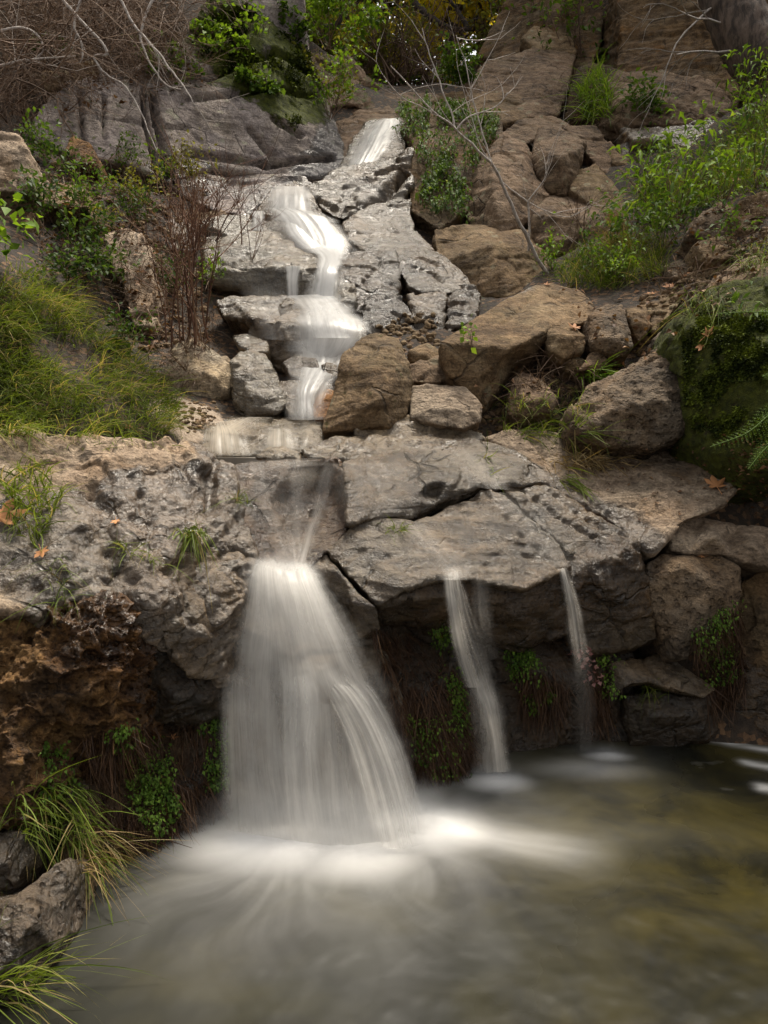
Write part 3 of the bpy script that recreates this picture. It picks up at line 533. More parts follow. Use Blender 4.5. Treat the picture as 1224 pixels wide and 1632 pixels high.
# ------------------------------------------------------------------ beside the cascade
rock('streaked_rock', 'pale', 'grey and white streaked boulder left of the foot of the cascade', 'boulder', '366,575,5.15 380,560,5.26 410,562,5.26 430,575,5.2 447,610,5.1 462,640,5.0 442,660,4.94 395,664,4.94 372,642,5.0', '410,600,5.06 420,640,4.94 390,620,5.0', .45, smooth=4, amp=.9, facet=.7, strata=1.6, wet=.12)
rock('streaked_rock', 'pale', 'pale rounded boulder half hidden by grass left of the streaked boulder', 'boulder', '260,585,5.2 280,547,5.36 310,535,5.46 326,545,5.46 347,562,5.4 367,580,5.3 365,627,5.16 330,640,5.1 290,645,5.06 263,625,5.1', '310,590,5.12 340,600,5.12', .5, smooth=5, amp=.9, facet=.7, autowet=.3)
for lab, mt, o_ in (('small white stone between the two pale boulders', 'pale', '342,572,5.36 360,564,5.4 372,580,5.3 366,610,5.2 348,615,5.2'), ('rounded grey stone on top of the streaked boulder', 'grey', '386,560,5.4 400,555,5.45 425,565,5.4 430,578,5.3 400,578,5.3'), ('flat stone lying under the lower step', 'pale', '370,535,5.7 395,530,5.75 428,545,5.65 428,560,5.55 405,562,5.52 380,552,5.56'), ('dark round stone splashed by the lower cascade', 'darkbrown', '448,575,5.35 470,565,5.42 505,570,5.35 512,590,5.25 495,605,5.2 462,600,5.22'), ('round grey stone in the stream beside the upright boulder', 'grey', '510,580,5.25 522,575,5.3 538,580,5.25 540,600,5.15 520,605,5.15'), ('wet brown slab stone under the lowest cascade', 'grey', '440,605,5.2 490,605,5.2 530,610,5.1 535,640,5.0 500,665,4.9 462,665,4.9 448,640,5.0'), ('dark grey stone left of the rusty stone', 'grey', '495,625,5.08 510,612,5.12 520,618,5.08 510,640,4.98 497,645,4.96'), ('low stone at the water on the upper shelf', 'pale', '350,668,4.9 375,660,5.0 400,663,5.0 405,672,4.92 370,678,4.84')):
    rock('stream_stone', mt, lab, 'stone', o_, '', .3, smooth=5, facet=.5, amp=.8, group='stones beside the cascade')
rock('spill_rock', 'pale', 'low cream coloured rock the stream spills over above the ledge', 'rock', '318,705,4.58 325,676,4.74 380,667,4.92 450,664,5.02 512,672,4.86 517,702,4.6 500,718,4.5 440,726,4.45 400,726,4.42 330,726,4.42', '380,690,4.62 450,685,4.66 480,700,4.55 420,700,4.52', .5, smooth=5, amp=.8, facet=.6, wet=.15)
rock('spill_rock', 'pale', 'small dark and white stone in the shallow water above the chute', 'stone', '405,728,4.32 425,712,4.38 450,710,4.4 478,720,4.36 482,733,4.3 440,736,4.27', '445,720,4.3', .2, smooth=3, amp=1.5, facet=1.5)
rock('step_rock', 'grey', 'dark step of the cascade with a pale wet top, lowest of three', 'rock', '343,482,6.1 365,470,6.25 420,473,6.35 470,473,6.35 520,483,6.25 577,515,5.92 588,537,5.8 545,580,5.58 450,592,5.62 400,570,5.7 393,512,5.84 352,502,6.0', '400,507,5.76 460,517,5.72 540,522,5.7 470,495,6.0 430,550,5.74', .7, smooth=4, amp=.6, facet=.7, strata=1.4, wet=.25)
rock('step_rock', 'pale', 'pale slab step of the cascade, middle of three', 'rock', '322,395,6.9 340,350,7.25 370,344,7.45 440,368,7.3 480,388,7.1 502,398,7.0 548,420,6.75 542,475,6.4 500,490,6.35 460,482,6.42 400,460,6.52 328,448,6.56', '375,427,6.55 440,428,6.5 505,428,6.5 430,395,6.78 370,385,6.9', .7, smooth=4, amp=.6, facet=.6, strata=1.6, wet=.2)
rock('step_rock', 'grey', 'upper step of the cascade with square front, highest of three', 'rock', '385,350,7.55 400,335,7.7 428,302,7.95 470,288,8.15 500,310,7.95 522,350,7.65 558,390,7.25 552,424,6.92 490,412,6.98 445,378,7.22 400,368,7.32', '422,336,7.58 480,336,7.55 430,365,7.3 500,380,7.2 450,335,7.56', .8, smooth=4, amp=.5, facet=.6, wet=.2)
rock('bedrock_slab', 'grey', 'long tilted grey bedrock slab between the upper two falls', 'rock', '488,302,8.1 535,268,8.65 560,262,8.75 620,248,8.75 662,228,8.65 657,290,8.2 640,322,7.95 600,335,7.85 540,348,7.7 512,332,7.8', '590,290,8.2 550,300,8.1 620,300,8.1', .7, facet=.9, ff=5, strata=1.4, wet=.15, cracks=[('690,228,8.5 640,275,8.2 600,325,7.95 550,352,7.6', .05, .16), ('545,300,8.2 600,285,8.3', .03, .06)])
rock('bedrock_slab', 'grey', 'smooth blue grey slab right of the cascade under the hanging ferns', 'rock', '543,352,7.5 600,322,7.95 655,316,8.05 662,365,7.55 695,400,7.2 620,402,7.02 580,400,7.02 555,384,7.22', '610,360,7.5 640,385,7.2', .6, smooth=5, amp=.6, facet=.4, wet=.35)
for lab, mt, o_, i_ in (('dark cracked block beside the middle of the cascade', 'darkbrown', '530,450,6.55 540,405,6.85 570,398,7.0 632,400,6.98 640,440,6.7 632,500,6.3 590,505,6.2 545,490,6.3', '580,420,6.7 600,460,6.4 550,450,6.5'), ('pale topped slab right of the dark cracked block', 'grey', '595,402,7.0 640,394,7.1 695,398,7.15 742,440,6.82 755,455,6.7 720,468,6.5 680,470,6.5 650,455,6.6 632,425,6.8', '680,430,6.8'), ('split block with a bright wet top', 'grey', '648,470,6.5 700,460,6.55 712,470,6.5 708,545,6.05 680,545,6.05 660,520,6.15', '690,475,6.4 680,510,6.15'), ('dark block at the lower right of the cascade rocks', 'darkbrown', '712,460,6.6 755,450,6.7 768,470,6.55 760,510,6.2 712,530,6.1', '735,480,6.35'), ('small rounded white stone at the edge of the falling water', 'pale', '530,470,6.3 545,450,6.4 565,450,6.4 570,480,6.2 560,495,6.15 535,495,6.15', '552,470,6.2'), ('dark slab in the hollow beside the lower cascade', 'dark', '580,480,6.3 640,470,6.4 665,520,6.15 650,540,6.0 600,545,5.95 575,520,6.0', '620,500,6.15')):
    rock('cascade_block', mt, lab, 'rock', o_, i_, .5, smooth=2, facet=.9, strata=1.0, wet=.15, group='broken blocks right of the cascade')
rock('fall_rock', 'grey', 'rounded rock the highest fall slides over', 'rock', '540,266,8.95 560,220,9.6 585,195,10.05 640,185,10.15 652,215,9.65 643,250,9.05 600,266,8.9', '600,225,9.35 630,215,9.5', .8, smooth=6, facet=.4, wet=.4)
rock('stream_bed', 'red', 'bare tan bedrock above the highest fall', 'rock', '513,240,9.4 520,198,10.1 560,182,10.5 600,148,11.7 660,146,11.8 705,152,11.2 685,182,10.6 640,202,10.1 580,204,10.05 545,262,9.1', '600,180,10.6 640,170,11', .8, smooth=5, facet=.6, autowet=.4)
rock('gorge_rock', 'red', 'brown mossy rock rising left of the top of the stream', 'rock', '492,80,11.2 520,82,11.5 560,92,11.8 600,135,11.8 635,172,11.2 600,182,10.7 555,165,10.7 512,172,10.5 492,135,10.7', '540,120,11.1 585,155,11.0', .9, facet=1.1, mosstop=.5)
# ------------------------------------------------------------------ left cliff
rock('cliff', 'cliff', 'tall purple grey cliff with black vertical cracks at upper left', 'cliff', '45,215,7.5 60,175,7.7 100,130,8.1 200,110,8.6 290,60,9.1 325,0,9.4 350,-80,9.8 480,-60,10 492,80,9.95 522,160,9.85 548,230,9.4 545,272,9.1 500,284,8.8 420,278,8.6 330,268,8.3 275,290,7.95 200,262,7.75 110,245,7.5',
 '300,180,8.5 430,180,8.85 450,100,9.35 200,180,8.1 390,90,9.2 490,200,9.1 400,230,8.65 350,40,9.5 420,20,9.7', 1.2, smooth=3, amp=.3, facet=.22, ff=3, strata=.7, mosstop=.4, mosspts='400,70,9.2,.75 380,110,9,.4 440,140,9.2,.45 480,170,9.4,.4 350,30,9.4,.6 450,190,9.2,.3 490,120,9.8,.5',
 cracks=[('118,140,8 125,190,7.8 135,230,7.7', .016, .10), ('165,150,8.2 175,240,7.9', .018, .12), ('228,140,8.4 235,200,8.2 250,262,7.9', .022, .2), ('245,145,8.5 255,200,8.3 275,290,8', .028, .22), ('150,200,8.1 300,205,8.4', .02, .06), ('290,150,8.5 500,140,9.4', .03, .12), ('300,245,8.3 420,262,8.6 530,250,9.1', .03, .12), ('330,120,8.9 440,80,9.4 490,110,9.7', .04, .2), ('440,195,9 480,220,9.1', .03, .12), ('400,210,8.8 440,260,8.7', .03, .1)])
rock('apron_rock', 'cliff', 'sloping grey rock apron at the foot of the purple cliff', 'rock', '285,280,8.15 400,278,8.6 505,286,8.6 492,304,8.15 430,312,7.85 390,345,7.5 330,330,7.45 290,310,7.7', '400,300,8.1 350,305,7.95', .7, facet=.8, strata=1.6, autowet=.7)
rock('ledge_rock', 'grey', 'dark wet ledge above the pale middle step', 'rock', '300,345,7.4 345,330,7.6 390,330,7.7 402,350,7.45 395,375,7.3 350,365,7.25 310,362,7.25', '360,350,7.35', .6, wet=.2)
for lab, mt, o_ in (('pale block poking out of the slope at the far left', 'tan', '-40,212,6.0 0,205,6.1 30,212,6.15 45,240,6.05 50,292,5.92 40,306,5.9 -40,302,5.8'), ('mossy ledge of rock on the left slope', 'brown', '52,295,6.3 90,290,6.5 138,300,6.5 138,330,6.2 90,328,6.15 58,322,6.1'), ('dark rock under the pale block at the far left', 'darkbrown', '-40,312,5.85 40,312,6.0 58,345,5.95 50,400,5.8 -40,410,5.5'), ('upright tan rock in the left slope, split down its middle', 'tan', '163,372,6.1 190,364,6.25 226,370,6.25 241,410,6.05 247,470,5.82 236,497,5.72 205,502,5.66 193,450,5.82 168,402,6.0'), ('ochre stone under the purple cliff', 'ochre', '100,235,7.2 115,215,7.35 140,225,7.3 155,245,7.2 150,262,7.0 115,260,6.95'), ('small grey stone below the upright tan rock', 'pale', '205,505,5.7 225,497,5.8 250,505,5.7 240,520,5.6 215,518,5.58'), ('grey stone left of the dry reddish bush', 'cliff', '250,355,7.1 285,345,7.3 310,360,7.2 310,400,6.9 270,395,6.8')):
    rock('slope_rock', mt, lab, 'rock', o_, '', .5, smooth=3, facet=.8, group='rocks in the left slope', autowet=.2, cracks=[('203,372,6.1 205,430,5.9', .012, .03)] if 'split' in lab else ())
for lab, o_ in (('brown block with a cut face over the purple cliff', '112,100,8.4 150,95,8.6 150,140,8.3 115,140,8.2'), ('second square block over the purple cliff', '62,112,8.0 105,105,8.3 110,138,8.1 70,142,7.9')):
    rock('slope_rock', 'brown', lab, 'rock', o_, '', .6, smooth=1, facet=.8, autowet=0, group='rocks in the left slope')
# ------------------------------------------------------------------ right rocks
RR = (
 ('angular boulder with a mossy dark left side above the largest boulder', 'brown', '690,364,7.5 740,357,7.85 850,365,7.95 888,420,7.35 872,447,7.15 812,474,6.8 760,474,6.9 698,420,7.2', '780,390,7.12 797,432,6.95 850,400,7.3', .7, .1),
 ('tall tan rock leaning beside the hanging ferns', 'red', '742,335,8.35 758,262,8.75 800,214,9.2 838,224,9.2 857,270,8.85 876,312,8.4 850,348,8.0 800,380,7.75 757,384,7.95', '783,262,8.4 786,300,8.05 795,345,7.8 830,262,8.5 845,305,8.2', .8, .0),
 ('jutting tan block right of the tall leaning rock', 'red', '846,250,8.9 858,203,9.5 890,198,9.6 934,226,9.2 930,245,8.75 918,290,8.6 902,310,8.5 875,306,8.5 856,279,8.6', '864,240,8.7 897,249,8.5 925,238,8.7 905,285,8.47', .7, .0),
 ('pink topped ledge at the foot of the right rocks', 'red', '842,327,8.3 880,303,8.7 950,316,8.5 966,345,7.8 975,384,7.55 960,404,7.45 880,404,7.5 846,376,7.65', '852,340,7.72 900,345,7.6 955,348,7.6 900,385,7.48', .7, .0),
 ('brown slope of rock with a green moss streak', 'brown', '913,272,8.72 950,258,8.85 992,308,8.4 1015,362,7.85 992,388,7.62 950,332,8.05 908,302,8.42', '955,300,8.3', .7, .3),
 ('leaning slab above the mossy streak', 'red', '898,202,9.55 950,198,9.7 1002,258,9.1 1014,302,8.7 960,273,8.85 925,232,9.15', '955,230,9.3', .7, .0),
 ('flat topped rock shelf behind the tall leaning rock', 'red', '792,218,9.35 828,188,9.85 882,182,10.1 910,198,9.85 855,220,9.3 820,240,9.1', '', .7, .0),
 ('broad domed tan rock at the top of the right side', 'red', '740,132,11.1 778,96,11.7 850,74,12.2 920,84,12.1 908,132,11 892,182,10.4 850,188,10.15 800,184,10.35 738,158,10.85', '830,130,11.0 870,120,11.0 845,160,10.5', .9, .0),
 ('lower lip of rock beneath the broad dome', 'brown', '688,157,10.9 745,140,11.1 830,152,10.7 852,187,10.2 800,198,9.95 720,194,10.25', '770,165,10.5', .7, .2),
 ('fern covered rock right of the highest fall', 'darkbrown', '638,205,9.65 665,165,10.3 720,168,10.3 800,186,10.1 802,217,9.4 762,252,8.85 747,335,8.25 700,366,7.75 655,335,8.0 648,270,8.45 658,225,9.0', '700,230,9.1 700,300,8.5', .7, .35),
 ('dark cliff behind the broad dome', 'darkbrown', '760,90,13 790,30,13.4 830,-50,13.8 970,-50,12.6 960,60,12.3 940,120,11.6 905,130,11.9 850,75,12.6 800,95,12.6', '880,30,12.6', 1.0, .25),
 ('layered dark cliff at the upper right', 'darkbrown', '975,130,10.7 990,80,11.1 985,-60,11.8 1260,-60,10.4 1240,100,10.0 1180,150,9.95 1165,200,9.7 1000,200,10.1', '1080,60,10.8 1100,140,10.2', 1.0, .0),
 ('brown block at the foot of the layered cliff', 'red', '965,135,10.35 985,114,10.5 1050,114,10.3 1130,128,10.0 1168,160,9.65 1157,196,9.35 1000,200,9.6 963,195,9.8', '1060,160,9.75 985,160,9.8', .8, .0),
 ('black rock in the gap left of the layered cliff', 'dark', '900,190,10.4 915,120,11 940,95,11.4 985,110,10.9 975,150,10.4 960,190,10.1', '', .7, .25),
 ('blue grey wet slab under the layered cliff', 'grey', '990,205,9.5 1060,203,9.4 1130,189,9.25 1164,189,9.1 1154,242,8.65 1120,270,8.45 1098,238,8.7 1060,222,8.95 1010,225,9.1', '1120,215,8.9', .6, .0),
 ('dark rock under the blue grey wet slab', 'dark', '960,255,9.2 1000,222,9.3 1060,222,9.15 1100,240,8.95 1125,275,8.7 1090,310,8.5 1010,300,8.75', '', .6, .0),
 ('brown rock mass above the grassy right bank', 'brown', '975,240,9.2 1010,262,9.0 1060,290,8.7 1050,350,8.1 1015,380,7.8 985,330,8.3', '', .7, .15),
 ('mossy boulder top among leaves at the top right', 'brown', '830,60,12.4 850,40,12.7 910,45,12.5 920,85,12 860,80,12.1', '', .7, .3),
)
for lab, mt, o_, i_, bk, ms in RR:
    st_ = 2.2 if 'layered' in lab else .8
    rock('gorge_rock', mt, lab, 'rock', o_, i_, bk, smooth=1, res=.8, facet=.4, ff=3, amp=.4, strata=st_, moss=ms, group='rocks of the right side of the gorge', wet=.45 if 'wet slab' in lab else 0, autowet=.25)
# ------------------------------------------------------------------ water
def crom(a, n):
    a = np.asarray(a, float); k = len(a); e = np.vstack([2 * a[0] - a[1], a, 2 * a[-1] - a[-2]])
    t = np.linspace(0, k - 1, n); i = np.minimum(t.astype(int), k - 2); f = (t - i)[:, None]
    p0, p1, p2, p3 = e[i], e[i + 1], e[i + 2], e[i + 3]
    return .5 * (2 * p1 + (p2 - p0) * f + (2 * p0 - 5 * p1 + 4 * p2 - p3) * f ** 2 + (3 * p1 - p0 - 3 * p2 + p3) * f ** 3)
class Sheets:
    def __init__(s, grow=0.0): s.grow = grow; s.V, s.F, s.uv, s.d, s.sd, s.n = [], [], [], [], [], 0
    def add(s, rows, bulge=.05, ridge=.012, fwd=0.0, dens=1.0, seed=0, nu=36, step=.02, grow=None):
        """rows: lx,ly,lD, rx,ry,rD, density - from the top of the fall to its foot"""
        grow = s.grow if grow is None else grow
        rows = [(r[0] - grow * (r[3] - r[0]), r[1], r[2], r[3] + grow * (r[3] - r[0]), r[4], r[5], r[6]) for r in rows]
        Lp = np.array([P(*r[0:3]) for r in rows]); Rp = np.array([P(*r[3:6]) for r in rows]); dn = np.array([[r[6]] for r in rows])
        ln = np.linalg.norm(np.diff((Lp + Rp) / 2, axis=0), axis=1).sum(); nv = max(8, int(ln / step))
        Lc, Rc, dc = crom(Lp, nv), crom(Rp, nv), np.clip(crom(dn, nv), 0, 2)
        u = np.linspace(0, 1, nu); mid = (Lc + Rc) / 2
        dist = np.concatenate([[0], np.cumsum(np.linalg.norm(np.diff(mid, axis=0), axis=1))])
        G = Lc[:, None, :] * (1 - u)[None, :, None] + Rc[:, None, :] * u[None, :, None]
        wv = np.linalg.norm(Rc - Lc, axis=1)
        b = np.sin(np.pi * u)[None, :] * bulge * np.minimum(1, wv / .3)[:, None] + fwd
        uu, vv = np.meshgrid(u, dist)
        nz = perlin(np.stack([uu.ravel() * 9 + seed, vv.ravel() * .8, np.full(uu.size, seed * 1.7)], 1), 3) + .5 * perlin(np.stack([uu.ravel() * 23 + seed, vv.ravel() * 1.2, np.full(uu.size, seed * 2.7)], 1), 5)
        b = b + ridge * nz.reshape(b.shape)
        G[:, :, 1] -= b
        i = np.arange(nu * nv).reshape(nv, nu) + s.n
        s.F.append(np.stack([i[:-1, :-1], i[1:, :-1], i[1:, 1:], i[:-1, 1:]], -1).reshape(-1, 4))
        s.V.append(G.reshape(-1, 3)); s.uv.append(np.stack([uu.ravel(), vv.ravel() + seed * 3.1], 1))
        s.d.append((np.repeat(dc, nu, 1) * dens).ravel()); s.n += nu * nv
    def build(s, name, mat, label=None, cat=None, kind='structure'):
        V = np.vstack(s.V); Fq = np.vstack(s.F); uv = np.vstack(s.uv)
        me = make_mesh(name, V, Fq, mat, {'dens': np.concatenate(s.d)})
        lay = me.uv_layers.new(name='UVMap'); li = np.empty(len(me.loops), np.int32); me.loops.foreach_get('vertex_index', li)
        lay.data.foreach_set('uv', uv[li].astype(np.float32).ravel())
        loc = centre(me)
        return link(name, me, None, label, cat, kind=kind, loc=loc)
# main fall
s = Sheets()
main = [(408,880,3.7, 504,890,3.72, .0), (396,893,3.6, 514,902,3.64, .9), (388,915,3.5, 526,922,3.53, 1.2), (374,965,3.42, 556,965,3.46, .95), (354,1030,3.33, 598,1030,3.36, .62), (340,1090,3.26, 636,1090,3.3, .5), (332,1160,3.22, 658,1160,3.24, .5), (332,1240,3.18, 676,1240,3.16, .62), (340,1342,3.1, 694,1342,3.04, .5)]
s.add(main, .12, .012, seed=1, nu=80, dens=.95)
s.add([(a + 14, b, c + .05, d - 14, e, f + .05, g) for a, b, c, d, e, f, g in main[:5]] + [(372,1100,3.32, 600,1100,3.34, .3)], .09, .012, seed=2, nu=70, dens=.7)
s.add([(392,880,3.6, 515,895,3.62, 0), (396,905,3.5, 512,912,3.52, .8), (392,950,3.4, 535,950,3.42, .8), (392,1010,3.33, 560,1010,3.34, .3), (392,1060,3.3, 575,1060,3.3, 0)], .1, .01, seed=40, nu=50, dens=.9)
# ropes below the ledge: left veil, middle rope, arching right ropes
s.add([(352,1060,3.34, 440,1055,3.34, 0), (348,1100,3.26, 455,1100,3.26, .6), (345,1200,3.2, 470,1200,3.18, .75), (350,1342,3.1, 480,1342,3.06, .5)], .05, .012, seed=41, nu=40, dens=.8)
s.add([(438,1045,3.4, 500,1045,3.4, 0), (436,1066,3.32, 512,1066,3.32, .7), (438,1110,3.22, 520,1112,3.22, 1.1), (442,1200,3.15, 520,1200,3.14, 1.1), (448,1342,3.04, 530,1342,3.02, .5)], .05, .012, seed=42, nu=40, dens=.95)
s.add([(478,1046,3.4, 520,1046,3.4, 0), (486,1068,3.29, 548,1070,3.29, .45), (512,1102,3.2, 588,1106,3.2, .8), (545,1170,3.12, 628,1172,3.12, .9), (568,1250,3.06, 660,1252,3.04, .8), (590,1342,3.0, 682,1342,2.97, .5)], .06, .012, seed=43, nu=44, dens=.72)
s.add([(525,1060,3.34, 560,1060,3.34, 0), (560,1110,3.26, 610,1112,3.26, .8), (595,1180,3.2, 645,1182,3.2, .9), (618,1260,3.14, 672,1262,3.12, .7), (630,1342,3.06, 694,1342,3.03, .4)], .04, .01, seed=44, nu=30, dens=.65)
s.add([(500,1120,3.2, 565,1120,3.2, .6), (505,1220,3.12, 590,1220,3.1, .75), (520,1342,3.03, 610,1342,3.0, .4)], .03, .01, seed=45, nu=30, dens=.6)
s.build('waterfall', M_FALL)
# chute
s = Sheets()
s.add([(374,733,4.34, 545,728,4.36, .25), (376,738,4.17, 545,733,4.19, .75), (380,748,4.05, 542,742,4.08, .85), (390,775,3.98, 530,775,4.12, .5), (402,800,3.93, 515,800,4.08, .42), (425,850,3.82, 500,850,3.92, .4), (445,905,3.64, 495,905,3.7, .8)], -.02, .012, seed=5, nu=60, dens=.6)
s.add([(512,738,4.14, 540,736,4.12, .3), (505,760,4.1, 535,758,4.06, .9), (495,800,4.04, 526,800,4.0, 1), (480,850,3.88, 508,850,3.86, 1.2), (462,910,3.64, 496,910,3.66, 1.3)], .02, .01, seed=6, nu=24, dens=.6)
s.add([(384,738,4.1, 428,738,4.1, .4), (392,760,4.0, 434,760,4.02, 1), (400,800,3.9, 444,800,3.93, .9), (418,850,3.8, 458,850,3.82, .7), (438,910,3.64, 470,910,3.65, .8)], .01, .01, seed=7, nu=30, dens=.42)
s.add([(455,740,4.16, 490,740,4.16, .3), (458,770,4.1, 486,770,4.14, .7), (462,820,3.98, 484,820,4.0, .5), (466,880,3.78, 484,880,3.8, .5)], .01, .01, seed=37, nu=20, dens=.5)
s.build('chute_water', M_THIN)
# thin falls off the slab
s = Sheets()
s.add([(700,905,3.66, 745,905,3.66, .3), (705,921,3.58, 740,921,3.58, 1.1), (708,960,3.52, 752,960,3.52, .95), (715,1020,3.5, 775,1020,3.52, .8), (735,1090,3.48, 800,1090,3.5, .8), (745,1160,3.46, 815,1160,3.48, .9), (750,1228,3.52, 820,1228,3.54, .9)], .03, .02, seed=8, nu=36, dens=.95)
s.add([(704,921,3.57, 728,921,3.57, 1.3), (708,970,3.5, 738,970,3.5, 1.2), (720,1040,3.47, 755,1040,3.48, .8), (738,1095,3.44, 772,1095,3.46, .9)], .02, .01, seed=9, nu=20)
s.add([(742,1070,3.49, 784,1070,3.5, 0), (745,1092,3.46, 790,1092,3.48, .8), (760,1130,3.42, 800,1130,3.44, 1.2), (768,1180,3.42, 812,1180,3.44, 1.0), (772,1228,3.46, 820,1228,3.48, 1.1)], .03, .01, seed=10, nu=20)
s.add([(745,922,3.6, 785,925,3.62, .3), (748,980,3.55, 790,980,3.57, .6), (758,1050,3.56, 800,1050,3.58, .3)], .01, .01, seed=11, nu=20, dens=.7)
s.build('thin_waterfall', M_THIN)
s = Sheets()
s.add([(884,898,3.84, 902,898,3.84, 1.0), (890,918,3.76, 912,918,3.76, 1.2), (897,970,3.7, 930,970,3.72, .75), (902,1030,3.68, 942,1030,3.7, .5), (908,1090,3.72, 952,1090,3.76, .32), (910,1195,3.8, 955,1195,3.84, .28)], .02, .015, seed=12, nu=26)
s.build('thin_waterfall', M_THIN)
s = Sheets(.5)
s.add([(545,738,4.16, 625,735,4.2, .5), (555,780,3.98, 640,780,4.0, .5), (560,832,3.8, 645,815,3.9, .35)], .0, .006, fwd=.03, seed=13, nu=30, dens=.35)
s.add([(700,712,4.44, 740,715,4.46, .3), (735,745,4.24, 790,760,4.26, .6), (765,775,4.14, 800,780,4.16, .7)], 0, .006, fwd=.035, seed=14, nu=24, dens=.45)
s.add([(778,782,4.17, 800,784,4.17, .9), (812,822,4.02, 860,838,4.02, .6), (850,870,3.88, 892,875,3.9, .6), (882,900,3.8, 903,900,3.82, 1.0)], 0, .006, fwd=.035, seed=15, nu=24, dens=.45)
s.add([(640,832,3.94, 665,832,3.94, .4), (670,870,3.75, 710,870,3.78, .5), (695,905,3.63, 745,905,3.66, .8), (702,921,3.58, 742,921,3.58, .9)], 0, .006, fwd=.035, seed=16, nu=20, dens=.35)
s.build('slab_water', M_THIN)
# shelf pool, spill, cascade
s = Sheets(.16)
s.add([(330,672,4.74, 385,668,4.86, .5), (325,690,4.56, 400,688,4.6, 1), (322,712,4.44, 408,710,4.46, .9), (320,728,4.36, 415,726,4.38, .0)], .02, .02, fwd=.04, seed=17, nu=40, dens=1.25)
s.add([(425,682,4.6, 470,682,4.62, .6), (420,705,4.48, 475,705,4.5, .9), (415,728,4.38, 478,728,4.4, 0)], .02, .01, fwd=.05, seed=18, nu=24, dens=1.1)
s.add([(380,664,4.9, 440,664,4.94, .7), (350,676,4.72, 420,680,4.66, .8), (330,690,4.58, 400,690,4.58, .9)], 0, .01, fwd=.05, seed=19, nu=24, dens=1.0)
s.add([(470,664,5.0, 515,668,4.9, .4), (480,690,4.62, 515,692,4.62, .5), (470,720,4.44, 510,718,4.46, .4)], 0, .01, fwd=.05, seed=20, nu=20, dens=1.0)
s.build('spill_water', M_FALL_TAN)
s = Sheets(.10)
s.add([(428,300,7.95, 498,300,8.05, .8), (425,312,7.75, 502,315,7.78, .95), (422,335,7.52, 505,340,7.5, .85)], .03, .009, seed=21, nu=40, fwd=.05)
s.add([(420,335,7.55, 505,338,7.5, .8), (432,345,7.4, 530,350,7.4, 1), (448,375,7.18, 556,385,7.15, .9), (460,400,7.02, 552,415,6.88, 1.0)], .06, .009, seed=22, nu=50, fwd=.05)
s.add([(450,340,7.5, 490,340,7.5, .8), (455,370,7.2, 500,372,7.22, 1.1), (480,398,6.98, 530,405,6.95, 1.2)], .03, .009, seed=23, nu=24, fwd=.08)
s.add([(400,338,7.55, 424,338,7.55, .8), (402,345,7.38, 424,346,7.38, 1.1), (402,368,7.22, 424,370,7.22, .7)], .01, .01, seed=24, nu=14, fwd=.05)
s.add([(478,392,7.05, 555,400,7.0, 1.1), (505,410,6.75, 552,415,6.8, 1.3), (503,435,6.45, 541,435,6.45, 1.35), (497,485,6.28, 535,480,6.26, 1.35)], .05, .009, seed=25, nu=30, fwd=.06, dens=1.1)
s.add([(456,425,6.5, 482,426,6.48, .9), (457,450,6.38, 478,450,6.38, 1.0), (458,480,6.3, 478,480,6.3, .9)], .01, .01, seed=26, nu=14, fwd=.05)
s.add([(450,474,6.34, 540,470,6.34, .5), (468,495,6.0, 565,495,6.0, 1.05), (470,515,5.74, 585,522,5.78, .95), (472,545,5.66, 580,540,5.66, .8), (478,580,5.54, 545,585,5.52, .4)], .05, .009, seed=27, nu=60, fwd=.06)
s.add([(488,480,6.28, 536,478,6.26, 1.1), (490,510,5.8, 550,510,5.8, 1.1), (492,540,5.64, 560,540,5.62, .8)], .04, .009, seed=28, nu=30, fwd=.08, dens=.8)
s.add([(485,575,5.5, 540,580,5.46, .9), (478,592,5.3, 530,595,5.26, 1.1), (472,620,5.06, 510,620,5.04, .9), (475,640,4.96, 502,640,4.94, 1.0), (472,655,4.9, 506,655,4.88, .8), (468,668,4.86, 510,668,4.84, .1)], .04, .009, seed=29, nu=30, fwd=.05)
s.add([(462,545,5.66, 580,540,5.68, .5), (468,575,5.5, 560,580,5.5, .7), (462,600,5.24, 545,600,5.22, .6), (460,630,5.04, 528,632,5.02, .6), (455,668,4.86, 525,668,4.84, .4)], .03, .01, seed=46, nu=50, fwd=.06, dens=.75)
s.add([(440,372,7.22, 560,380,7.2, .3), (470,405,6.98, 565,412,6.9, .7), (490,450,6.42, 550,450,6.42, .8), (470,490,6.2, 560,490,6.2, .8), (455,512,5.8, 590,522,5.82, .7), (458,560,5.62, 585,560,5.66, .5)], .03, .01, seed=47, nu=50, fwd=.04, dens=.7)
s.add([(355,440,6.6, 470,440,6.5, 0), (390,470,6.4, 470,472,6.35, .3), (400,500,5.9, 480,505,5.85, .5), (415,540,5.74, 480,545,5.7, .4)], .01, .01, seed=48, nu=30, fwd=.04, dens=.5)
s.build('cascade', M_CASC)
s = Sheets()
s.add([(520,372,7.2, 550,372,7.3, .4), (530,390,7.05, 560,395,7.1, .7), (520,420,6.85, 552,425,6.8, .6)], .02, .009, seed=30, nu=24, fwd=.05)
s.add([(545,505,5.9, 590,525,5.85, .6), (550,540,5.62, 590,545,5.7, .5)], .02, .009, seed=31, nu=20, fwd=.05)
s.build('cascade', M_FALL_TAN)
s = Sheets(.12)
s.add([(595,198,10.0, 640,190,10.12, .9), (578,212,9.72, 638,205,9.85, .95), (562,238,9.25, 625,232,9.35, .85), (552,268,8.86, 600,266,8.9, .95)], .05, .009, seed=32, nu=40, fwd=.06)
s.add([(598,200,10.0, 630,194,10.1, .9), (582,225,9.5, 618,220,9.6, .8), (560,268,8.84, 592,266,8.86, .8)], .05, .009, seed=33, nu=30, fwd=.09, dens=.7)
